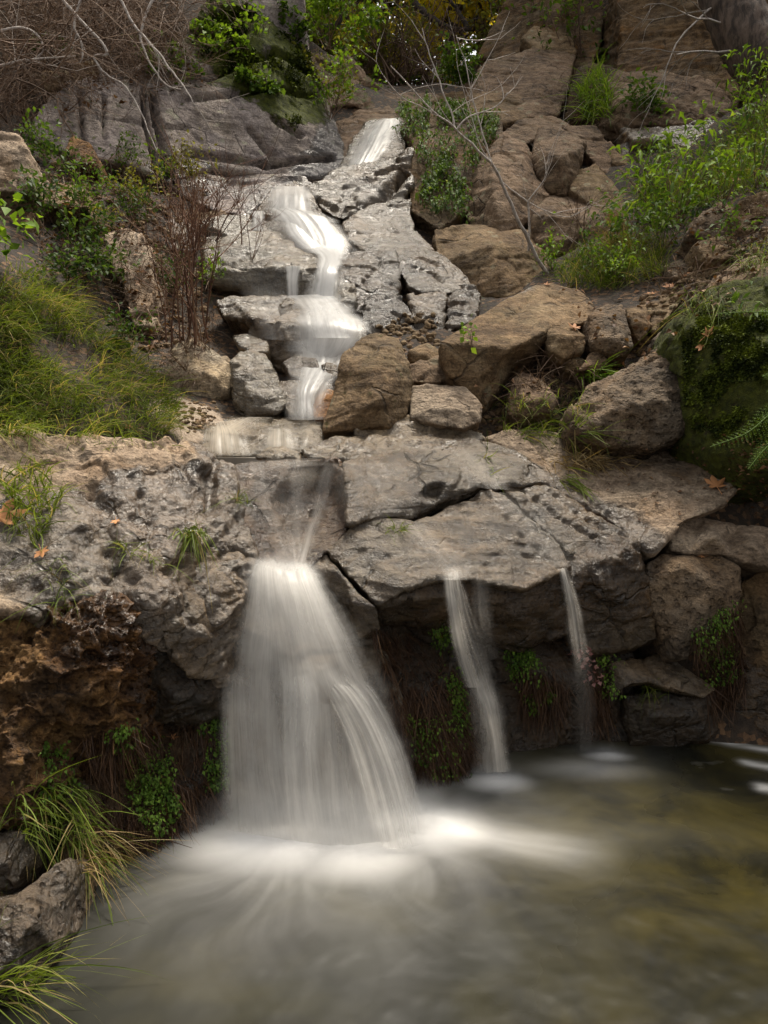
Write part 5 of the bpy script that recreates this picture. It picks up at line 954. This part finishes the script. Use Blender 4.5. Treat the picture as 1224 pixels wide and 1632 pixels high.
# ------- dripping roots and maidenhair under the ledge
def roots(poly, n, length, label, px, py, w=.0032):
    n = int(n * 2.2)
    p, no = scatter(poly, n); k = len(p); v = Veg()
    d = unit(no + [0, -.5, 0]) * .35 + np.array([0, -.12, -.75]) + rng.normal(0, .25, (k, 3))
    v.blades(p, d, length * rng.uniform(.3, 1.2, k), w * rng.uniform(.5, 1.5, k), np.array([.05, .05, -.35]) + rng.normal(0, .2, (k, 3)), seg=5, tint=np.clip(rng.beta(1.6, 2.4, k), 0, 1))
    v.build('hanging_roots', L['root'], label=label, cat='roots', group='root mats under the ledge')
roots('590,1000 650,1005 700,1030 745,1100 752,1240 700,1260 655,1240 625,1120', 2600, .16, 'thick mat of hanging brown roots between the main fall and thin falls', 660, 1100)
roots('130,1170 215,1155 350,1150 355,1300 300,1350 240,1370 190,1360 130,1290', 2200, .16, 'black brown root mat under the left ledge beside the main fall', 250, 1250)
roots('820,1040 890,1060 910,1100 880,1150 830,1140', 500, .12, 'short root mat between the two thin falls', 860, 1100)
roots('1100,1010 1180,960 1190,1100 1130,1130', 700, .13, 'dark root mat at the right under the two faced rock', 1140, 1060)
roots('930,1050 970,1060 975,1150 930,1150', 350, .1, 'root fringe beside the right hand thin fall', 950, 1100)
G7 = 'maidenhair hanging under the ledge'
for px, py, n, lab, poly in ((220, 1230, 900, 'maidenhair curtain in the black recess under the left ledge', '180,1160 215,1160 260,1190 285,1290 250,1340 215,1290 190,1230'), (340, 1200, 650, 'narrow maidenhair strip at the left edge of the main fall', '318,1150 355,1145 358,1250 330,1260'), (700, 1060, 420, 'thin trailing maidenhair left of the first thin fall', '690,990 715,1000 730,1080 745,1180 725,1180 705,1080'), (845, 1090, 700, 'bright maidenhair clump between the two thin falls', '808,1040 840,1040 870,1080 880,1110 850,1130 820,1090'), (1140, 1050, 420, 'sparse maidenhair under the two faced rock', '1095,1000 1170,950 1175,1080 1120,1100'), (690, 1190, 320, 'speckle of green in the root mat by the main fall', '640,1140 740,1150 740,1240 680,1240'), (960, 1060, 260, 'maidenhair beside the right hand thin fall', '950,1040 985,1050 985,1110 955,1100'), (90, 1230, 200, 'weeds at the foot of the tufa bank', '60,1180 110,1200 120,1260 70,1260')):
    shrub(px, py, .2, .06, int(n * 2.4), .0145, lab, 'maiden', name='maidenhair_fern', cat='fern', group=G7, cling=True, poly=poly, droop=.4, aspect=.85, up=-.1)
p_, n_ = scatter('905,1030 935,1025 945,1060 960,1090 935,1085 915,1060', 90); v = Veg(); v.leaves(p_ + n_ * .02, n_ + rng.normal(0, .6, p_.shape), .03, .8); v.build('algae_clump', L['pink'], label='pinkish clump in the spray of the right hand thin fall', cat='algae')
# ------- bare twigs, bushes
def twigbush(p0, h, n, label, mat, lean=(0, -.1, 1), spread=.35, depth=2, kids=4, r=.007, lift=.0, name='twig_bush', group=None, base=.1, wob=.25):
    v = Veg()
    for i in range(n):
        v.grow(p0 + rng.normal(0, base, 3) * np.array([1, 1, .2]), np.array(lean) + rng.normal(0, spread, 3), h * rng.uniform(.55, 1.05), r, depth, kids, .5, wob, lift, .55, 4, 6)
    return v.build(name, L[mat], label=label, cat='bush', group=group)
h_, _ = hit(300, 548); twigbush(h_, .8, 16, 'upright bush of bare reddish twigs on the left slope', 'redtwig', spread=.13, lift=.3, base=.08, wob=.2)
h_, _ = hit(330, 390); twigbush(h_, .5, 10, 'small bare reddish bush beside the middle step', 'redtwig', spread=.25, lift=.2)
h_, _ = hit(405, 415); twigbush(h_, .42, 3, 'thin bare sprig standing on the pale middle step', 'redtwig', spread=.2, r=.004, base=.02)
h_, _ = hit(915, 400); twigbush(h_, .6, 7, 'bare brown sprigs behind the largest boulder', 'twig', spread=.3, r=.005, base=.1)
G8 = 'dry brown bushes over the cliff'
for k, (px, py, D, h, ln) in enumerate(((30, 110, 8.2, 1.0, (.3, -.7, -.1)), (70, 60, 8.9, 1.5, (.2, -.7, -.3)), (140, 20, 9.3, 1.6, (.1, -.6, -.5)), (200, 30, 9.6, 1.2, (.1, -.6, -.5)), (-20, 180, 7.6, .7, (.5, -.5, .2)), (250, 10, 9.9, 1.4, (.0, -.6, -.4)), (170, 90, 9.0, .7, (.1, -.6, -.6)))):
    twigbush(P(px, py, D), h, 24, ('dry bush at the left edge above the pale block', 'dry bush draping over the square blocks', 'tangle of dry twigs at the top left', 'dry twigs draping above the left black cracks', 'dry stems beside the pale block at the far left', 'dry twigs hanging behind the bright leaves', 'fringe of dry twigs along the purple cliff top')[k], 'twig', lean=ln, spread=.5, r=.008, base=.35, group=G8, kids=5, name='dry_bush')
def branch(label, segs, r0, r1, mat=M_BRANCH, name='bare_branch', cat='branch', twigs=0, group=None):
    v = Veg()
    for k, (s, a, b) in enumerate(segs):
        q = curve(s, 30); q += fbm(q * 6, 2, k + 3)[:, None] * .02; v.tube(q, r0 * a, r0 * b, 6)
        for i in range(twigs):
            j = rng.integers(6, 29); v.grow(q[j], unit(q[j] - q[j - 1]) + rng.normal(0, .6, 3), .4 * rng.uniform(.4, 1.2), r0 * .25, 1, 2, .5, .2, .1, .6, 3, 4)
    return v.build(name, mat, label=label, cat=cat, group=group)
branch('bare pale sapling arching up to the left from behind the largest boulder', [('872,436,6.9 850,400,6.75 832,360,6.6 815,328,6.5 800,295,6.4 785,262,6.3 757,236,6.2 727,207,6.1 700,185,6.0 665,150,5.9 622,105,5.8', 1, .22), ('727,207,6.1 712,165,6.1 693,110,6.1 672,45,6.1', .42, .15), ('727,207,6.1 745,188,6.1 790,170,6.1 808,148,6.1', .42, .15), ('785,262,6.3 770,215,6.3 752,150,6.3 738,90,6.3 728,55,6.3', .4, .12), ('700,185,6.0 660,165,5.9 640,150,5.9 700,135,5.9 770,145,6.0', .2, .1)], .017, .01, twigs=3)
branch('second slimmer bare stem beside the arching sapling', [('842,400,6.75 844,350,6.65 840,322,6.6', .8, .6), ('840,322,6.6 800,290,6.5 770,240,6.4 750,180,6.4 735,130,6.4', .5, .12), ('840,322,6.6 870,280,6.6 880,240,6.6', .35, .12), ('840,322,6.6 900,345,6.6 940,330,6.6', .3, .1)], .013, .01, twigs=3)
G9 = 'long bare branches over the cliff'
for k, s in enumerate(('170,-40,8.2 215,40,8.1 262,95,8.0 300,150,7.9 312,172,7.9', '140,-30,8.3 120,30,8.2 132,85,8.1 128,100,8.1', '0,50,7.8 40,45,7.8 70,75,7.8 52,100,7.8', '100,0,8.2 170,80,8.0 150,90,8.0 165,115,7.9 210,150,7.8 250,240,7.6', '250,-20,8.6 225,60,8.4 260,130,8.2 290,142,8.1', '0,105,7.6 50,95,7.6 120,90,7.8')):
    branch(('long pale branch slanting down across the cliff face', 'bent pale branch at the top left', 'knotted branch near the left edge', 'thin branch hanging low in front of the black cracks', 'pale branch dangling before the bright leaves', 'level branch at the left edge above the blocks')[k], [(s, 1, .3)], .016, .01, twigs=5, group=G9)
# ------- gorge behind: shrubs and trees
def clump(px, py, D, rad, n, ls, label, mat, stems=8, twig='twig', name='background_bush', sq=(1, .7, .8), group='bushes at the back of the gorge', nt=None):
    c = P(px, py, D); zg = float(ground_z(c[0], c[1])); root = empty(name, (c[0], c[1], zg), label, 'bush', group)
    st_, v = Veg(), Veg(); ends = []
    for i in range(stems):
        tgt = c + rng.normal(0, .45, 3) * rad * np.array(sq); b = np.array([c[0] + rng.normal(0, .2 * rad), c[1] + rng.normal(0, .2), zg])
        d = tgt - b; ln = np.linalg.norm(d)
        st_.grow(b, d, ln, .02, 3, 4, .55, .25, 0, .5, 4, 5, ends)
    e = np.array([a[0] for a in ends]); i = rng.integers(0, len(e), n); p = e[i] + rng.normal(0, .10, (n, 3)) * rad
    if n: v.leaves(p, rng.normal(0, 1, (n, 3)) + [0, 0, -.1], ls * rng.uniform(.6, 1.3, n), .55, tint=np.clip(.45 + .4 * perlin(p * 2.2, 8) + rng.normal(0, .15, n), 0, 1))
    st_.build('stem', L[twig], root); v.build('foliage', L[mat], root)
for a in ((635, 115, 13.4, 1.25, 0, .1, 'large bare brown bush closing the back of the gorge', 'olive', 44), (590, 110, 13.4, 1.1, 300, .09, 'brown green bush left of the large bare bush', 'olive', 14), (705, 112, 14.2, .9, 0, .1, 'brown twiggy bush right of the large bare bush', 'olive', 14), (560, 60, 13.6, 1.2, 1800, .10, 'yellow green bush above the mossy brown rock', 'olive', 10), (520, 20, 13.6, 1.2, 2000, .10, 'olive bush at the top behind the cliff', 'olive', 10), (585, 20, 15.0, .9, 900, .10, 'leafy bush with bright green patches at the top', 'bright', 6), (555, 128, 12.6, .6, 500, .08, 'dark green bush above the brown mossy rock', 'deep', 8), (640, 150, 13.2, .5, 300, .08, 'dark low bush behind the stream bed', 'deep', 8), (790, 75, 15, .8, 200, .1, 'brown bush leaning over the domed rock', 'olive', 12), (820, 10, 14.5, 1.0, 900, .1, 'olive bush on the skyline right of the gap', 'olive', 8), (880, 0, 13, .7, 900, .09, 'bright green leaves over the top right rocks', 'bright', 6), (930, 10, 12.3, .6, 600, .09, 'green leaves hanging over the dark cliff', 'green', 6), (470, -20, 12.4, 1.0, 1400, .1, 'leafy bush on top of the cliff shoulder', 'green', 7)):
    clump(*a)
def tree(px, D, h, label, mat, nl, ls, crown=2.6, lean=(0, 0, 1), r=.14, i0=2):
    c = P(px, 100, D); zg = float(ground_z(c[0], c[1])); root = empty('tree', (c[0], c[1], zg), label, 'tree', 'trees behind the gorge')
    tr, v = Veg(), Veg(); ends = []; b = np.array([c[0], c[1], zg - .2]); d = unit(np.array(lean, float))
    q = [b]; 
    for i in range(8): d = unit(d + rng.normal(0, .12, 3)); q.append(q[-1] + d * h / 8)
    tr.tube(q, r, r * .35, 8)
    for i in range(i0, 9):
        for k in range(2): tr.grow(q[i], rng.normal(0, 1, 3) * [1, 1, .35] + [0, 0, .45], crown * rng.uniform(.5, .9), r * .4, 2, 4, .55, .25, .1, .55, 5, 5, ends)
    e = np.array([a[0] for a in ends]); i = rng.integers(0, len(e), nl); p = e[i] + rng.normal(0, .16, (nl, 3)); cl = perlin(p * .9, 12); k_ = cl + rng.normal(0, .2, nl) > -.25; p = p[k_]; n = len(p)
    v.leaves(p, rng.normal(0, 1, (n, 3)) + [0, 0, -.4], ls * rng.uniform(.6, 1.3, n), .7, tint=np.clip(.45 + .4 * cl[k_] + rng.normal(0, .15, n), 0, 1))
    tr.build('trunk', M_DBARK, root); v.build('crown', L[mat], root)
tree(690, 17.5, 3.2, 'yellow leaved tree left of the bright gap', 'yellow', 7000, .16, lean=(.2, 0, 1))
tree(765, 18.5, 3.4, 'yellow leaved tree right of the bright gap', 'yellow', 6000, .16, lean=(-.1, 0, 1))
tree(600, 21, 5, 'olive and orange tree far back on the left', 'olive', 7000, .17)
tree(725, 23, 4.5, 'pale yellow tree farthest back in the gap', 'yellow', 7000, .2, crown=3)
tree(530, 19, 5, 'olive tree behind the cliff shoulder', 'olive', 6000, .17)
tree(850, 19, 5, 'olive tree on the right skyline', 'olive', 6000, .16)
tree(400, 15, 4, 'dark leaved tree above the bright leaf carpet', 'deep', 5000, .13)
tree(560, 24, 15, 'added tall tree at the back, its dark crown blocking sky over the left of the gap', 'deep', 6000, .42, crown=5.5, r=.3, i0=4)  # tall trees added, mostly above the frame, to darken the pool's sky reflection
tree(800, 25, 15, 'added tall tree at the back, its crown blocking sky over the right of the gap', 'olive', 6000, .42, crown=5.5, r=.3, i0=4)
tree(300, 17, 12, 'added tall tree on the slope above the purple cliff, blocking side sky', 'deep', 6000, .38, crown=5, r=.28, i0=4)  # this pair added to cut the sky fill from the sides
tree(1010, 18, 12, 'added tall tree above the layered dark cliff, blocking side sky', 'deep', 6000, .38, crown=5, r=.28, i0=4)
branch('crooked dark limb in the bushes left of the gap', [('515,45,12.8 535,40,12.8 545,20,12.8 540,-20,12.8', 1, .6)], .05, .02, M_DBARK, twigs=3)
branch('dark limb slanting across the bright gap', [('660,5,14.5 690,30,14.5 720,45,14.6 752,48,14.6', 1, .5), ('745,45,14.6 735,25,14.6 712,-5,14.6', .8, .4)], .06, .02, M_DBARK, twigs=4)
def trunk():
    q = curve('1235,110,8.6 1205,80,8.7 1180,40,8.8 1160,0,8.9 1140,-60,9.0', 40); v = Veg(); v.tube(q, .30, .22, 20)
    V = v.V[0]; c = np.repeat(q, 20, 0); rr = unit(V - c); v.V[0] = V + rr * (.035 * fbm(V * np.array([9, 9, 2.2]), 4, 4, ridged=True))[:, None]
    root = empty('leaning_tree', q[0], 'thick brown tree trunk leaning in at the top right corner', 'tree'); v.build('trunk', M_BARK, root)
    t2 = Veg()
    for i in (12, 20, 28): t2.grow(q[i], [-.8, -.5, -.2], .9, .015, 2, 3, .5, .3, -.4, .6, 4, 6)
    t2.build('branch', M_BRANCH, root)
trunk()
# ------- fern fronds at the right edge
def frond(v, st_, s, wd):
    q = curve(s, 26); st_.tube(q, .004, .0015, 4); tg = unit(np.gradient(q, axis=0)); nrm = unit(np.cross(tg, [.2, -.75, .6])); n = len(q)
    for i in range(3, n - 1, 1):
        t = i / n; ln = wd * (np.sin(np.pi * min(1, .18 + .82 * t) ** .8)) * (1 - t * .25) + .008
        for sg in (-1, 1):
            m = 9; a = np.linspace(0, 1, m)[:, None]; d = unit(nrm[i] * sg + tg[i] * .45); rib = q[i] + d * ln * a - UP * ln * .25 * a ** 2
            pd = unit(tg[i] - d * .1); w = (.17 * ln * (1 - a[:, 0]) ** .8 + .002)
            for k in range(m - 1):
                for s2 in (-1, 1): v.leaves(rib[k:k + 1], (pd * s2 + d * .7)[None], w[k], .55, .1, tint=np.array([np.clip(rng.normal(.5, .15), 0, 1)]), droop=.1)
def ferns():
    for lab, segs in (('bright fern with long fronds low at the right edge', (('1275,640,3.75 1235,655,3.7 1190,690,3.62 1132,712,3.55', .075), ('1280,650,3.75 1245,690,3.66 1215,720,3.58 1192,748,3.52', .07), ('1290,660,3.72 1260,720,3.62 1240,770,3.55', .06))), ('fern frond reaching over the moss at the right edge', (('1285,515,4.0 1240,500,3.95 1200,497,3.9 1142,500,3.85', .055), ('1290,520,4.0 1250,530,3.9 1222,540,3.86', .05))), ('short fern frond tip halfway up the right edge', (('1290,600,3.9 1245,597,3.85 1215,600,3.8', .05), ('1290,615,3.9 1250,620,3.82 1222,625,3.8', .045)))):
        root = empty('fern', P(*pts(segs[0][0])[0]), lab, 'fern', 'ferns at the right edge'); v, st_ = Veg(), Veg()
        for s, w in segs: frond(v, st_, s, w)
        st_.build('stalk', L['fern'], root); v.build('frond', L['fern'], root)
ferns()
# ------- fallen leaves
def dead_leaf(px, py, size, label, tilt=(0, 0, 1), spin=0.0):
    p, n = hit(px, py)
    if p is None: return
    lobes = [(0, 1.0), (52, .78), (-52, .78), (108, .55), (-108, .55)]; V = [(0, -.12, 0)]; ring = []
    angs = []
    for a, r in sorted(lobes): angs += [(a - 16, r * .62), (a, r), (a + 16, r * .62), (a + 27, r * .40)]
    for a, r in sorted(angs):
        r *= rng.uniform(.85, 1.1); x, y = math.sin(math.radians(a)) * r, math.cos(math.radians(a)) * r; ring.append((x, y, .32 * (x * x + .5 * y * y) - .05 + rng.normal(0, .05)))
    V = np.array(V + ring) * size; zz = unit(unit(n) + np.array(tilt) * .8 + VIEW * .3); xx = unit(np.cross([math.sin(spin), .3, math.cos(spin)], zz)); yy = np.cross(zz, xx)
    W = p + zz * size * .22 + V[:, :1] * xx + V[:, 1:2] * yy + V[:, 2:] * zz; k = len(ring)
    v = Veg(); Fc = np.array([[0, i, i + 1] for i in range(1, k)]); v.put(W, Fc, np.clip(rng.normal(.55, .1) + rng.normal(0, .08, k + 1), 0, 1))
    tail = np.array([p + zz * size * .2 - yy * size * .1, p + zz * size * .25 - yy * size * .5, p + zz * size * .3 - yy * size * .9]); v.tube(tail, size * .025, size * .018, 4, .8)
    v.build('fallen_leaf', L['dead'], label=label, cat='leaf', group='large fallen leaves')
for k, a in enumerate(((1140, 778, .10, 'flat orange leaf on the tan shelf at the right'), (1128, 535, .06, 'orange leaf lying on the moss, upper of two'), (1120, 552, .055, 'orange leaf hanging on the moss, lower of two'), (1072, 458, .08, 'pale leaf at the top of the rubble'), (1100, 440, .07, 'pink tan leaf caught above the grass of the mossy rock'), (915, 525, .07, 'dry leaf in the gap beside the largest boulder'), (5, 828, .12, 'large orange leaf on the ledge at the left edge'), (68, 882, .055, 'curled tan leaf beside the left grass patch'), (1185, 290, .12, 'big orange leaf on the rubble top at the right edge'), (620, 1026, .02, 'tiny orange leaf on the root mat'), (203, 683, .05, 'yellow leaf at the foot of the long grass'), (870, 455, .05, 'reddish leaf behind the largest boulder'), (185, 832, .035, 'small dark leaf on the face of the left ledge'), (1120, 888, .03, 'red brown leaf on top of the two faced rock'), (990, 580, .06, 'tan leaf in the rubble by the coarse rock'), (160, 1375, .04, 'red leaf by the left waterside'), (275, 1176, .03, 'orange leaf below the dark overhang'), (1040, 470, .06, 'brown leaf among the right bank rubble'))):
    dead_leaf(*a, spin=k * 1.3)
def gravel():
    bm = bmesh.new(); bmesh.ops.create_icosphere(bm, subdivisions=1, radius=1.0); bm.verts.ensure_lookup_table()
    SV = np.array([v.co[:] for v in bm.verts]); SF = np.array([[v.index for v in f.verts] for f in bm.faces]); bm.free(); v = Veg()
    for poly, n, sz in (('640,560 720,540 780,640 900,600 960,560 940,640 860,690 660,690', 420, .026), ('880,520 1040,470 1224,330 1224,440 1060,540 960,600', 420, .035), ('270,640 350,640 340,690 290,690', 120, .018), ('940,700 1180,690 1180,800 1040,840', 90, .012), ('600,520 700,480 700,560 640,560', 120, .035), ('880,120 990,190 900,210', 100, .06), ('60,260 340,300 330,560 230,560', 260, .04)):
        p, no = scatter(poly, n)
        for q, m in zip(p, no):
            if m[2] < .25 or abs(q[2] - float(ground_z(q[0], q[1]))) > .09: continue
            r = sz * rng.uniform(.3, 1.3) * rng.uniform(.6, 1.2, 3) * [1, 1, .7]
            v.put(q + SV * r * (1 + rng.normal(0, .12, (len(SV), 1))), SF, np.full(len(SV), .5))
    me = make_mesh('gravel', np.vstack(v.V), np.vstack(v.F), R['brown'], {'wet': np.zeros(v.n), 'moss': np.zeros(v.n)}, smooth=False)
    link('gravel', me, kind='stuff', label='small broken stones and grit between the boulders')
gravel()
def litter():
    v = Veg()
    for poly, n, ls in (('880,460 1224,280 1224,420 1080,560 960,600', 240, .05), ('60,240 340,280 340,560 230,560 60,420', 900, .05), ('1150,690 1224,700 1224,840 1180,800', 120, .035), ('760,600 800,570 900,600 800,680 770,690', 60, .045), ('920,720 1180,700 1180,800 1000,840', 60, .03), ('0,60 250,20 330,140 60,190', 400, .06)):
        p, no = scatter(poly, n); k = len(p)
        v.leaves(p + no * .01, rng.normal(0, 1, (k, 3)) * [1, 1, .35], ls * rng.uniform(.5, 1.2, k), .6, .5, tint=rng.uniform(0, .9, k))
    v.build('leaf_litter', L['litter'], kind='stuff', label='scattered small dead leaves on the banks')
    v = Veg()
    for poly, n, ln in (('60,230 340,280 345,560 230,580 60,430', 1600, .28), ('870,560 960,590 900,640 800,610', 260, .2), ('760,640 820,600 880,680 800,700', 120, .15), ('1020,440 1224,300 1224,420 1090,520', 500, .2), ('230,590 345,520 350,560 270,650', 300, .2), ('880,130 960,100 990,200 900,200', 300, .35), ('0,440 110,480 250,600 270,690 0,690', 420, .16), ('-10,0 290,0 300,80 330,135 200,125 60,150 -10,200', 3800, .6)):
        p, no = scatter(poly, n); k = len(p)
        v.blades(p, no * .5 + rng.normal(0, .7, (k, 3)) + [0, -.2, .1], ln * rng.uniform(.3, 1.2, k), rng.uniform(.003, .008, k), rng.normal(0, .35, (k, 3)) + [0, 0, -.4], seg=4, tint=rng.uniform(0, 1, k))
    v.build('dry_stems', L['twig'], kind='stuff', label='dead stems and rootlets on the slopes')
litter()
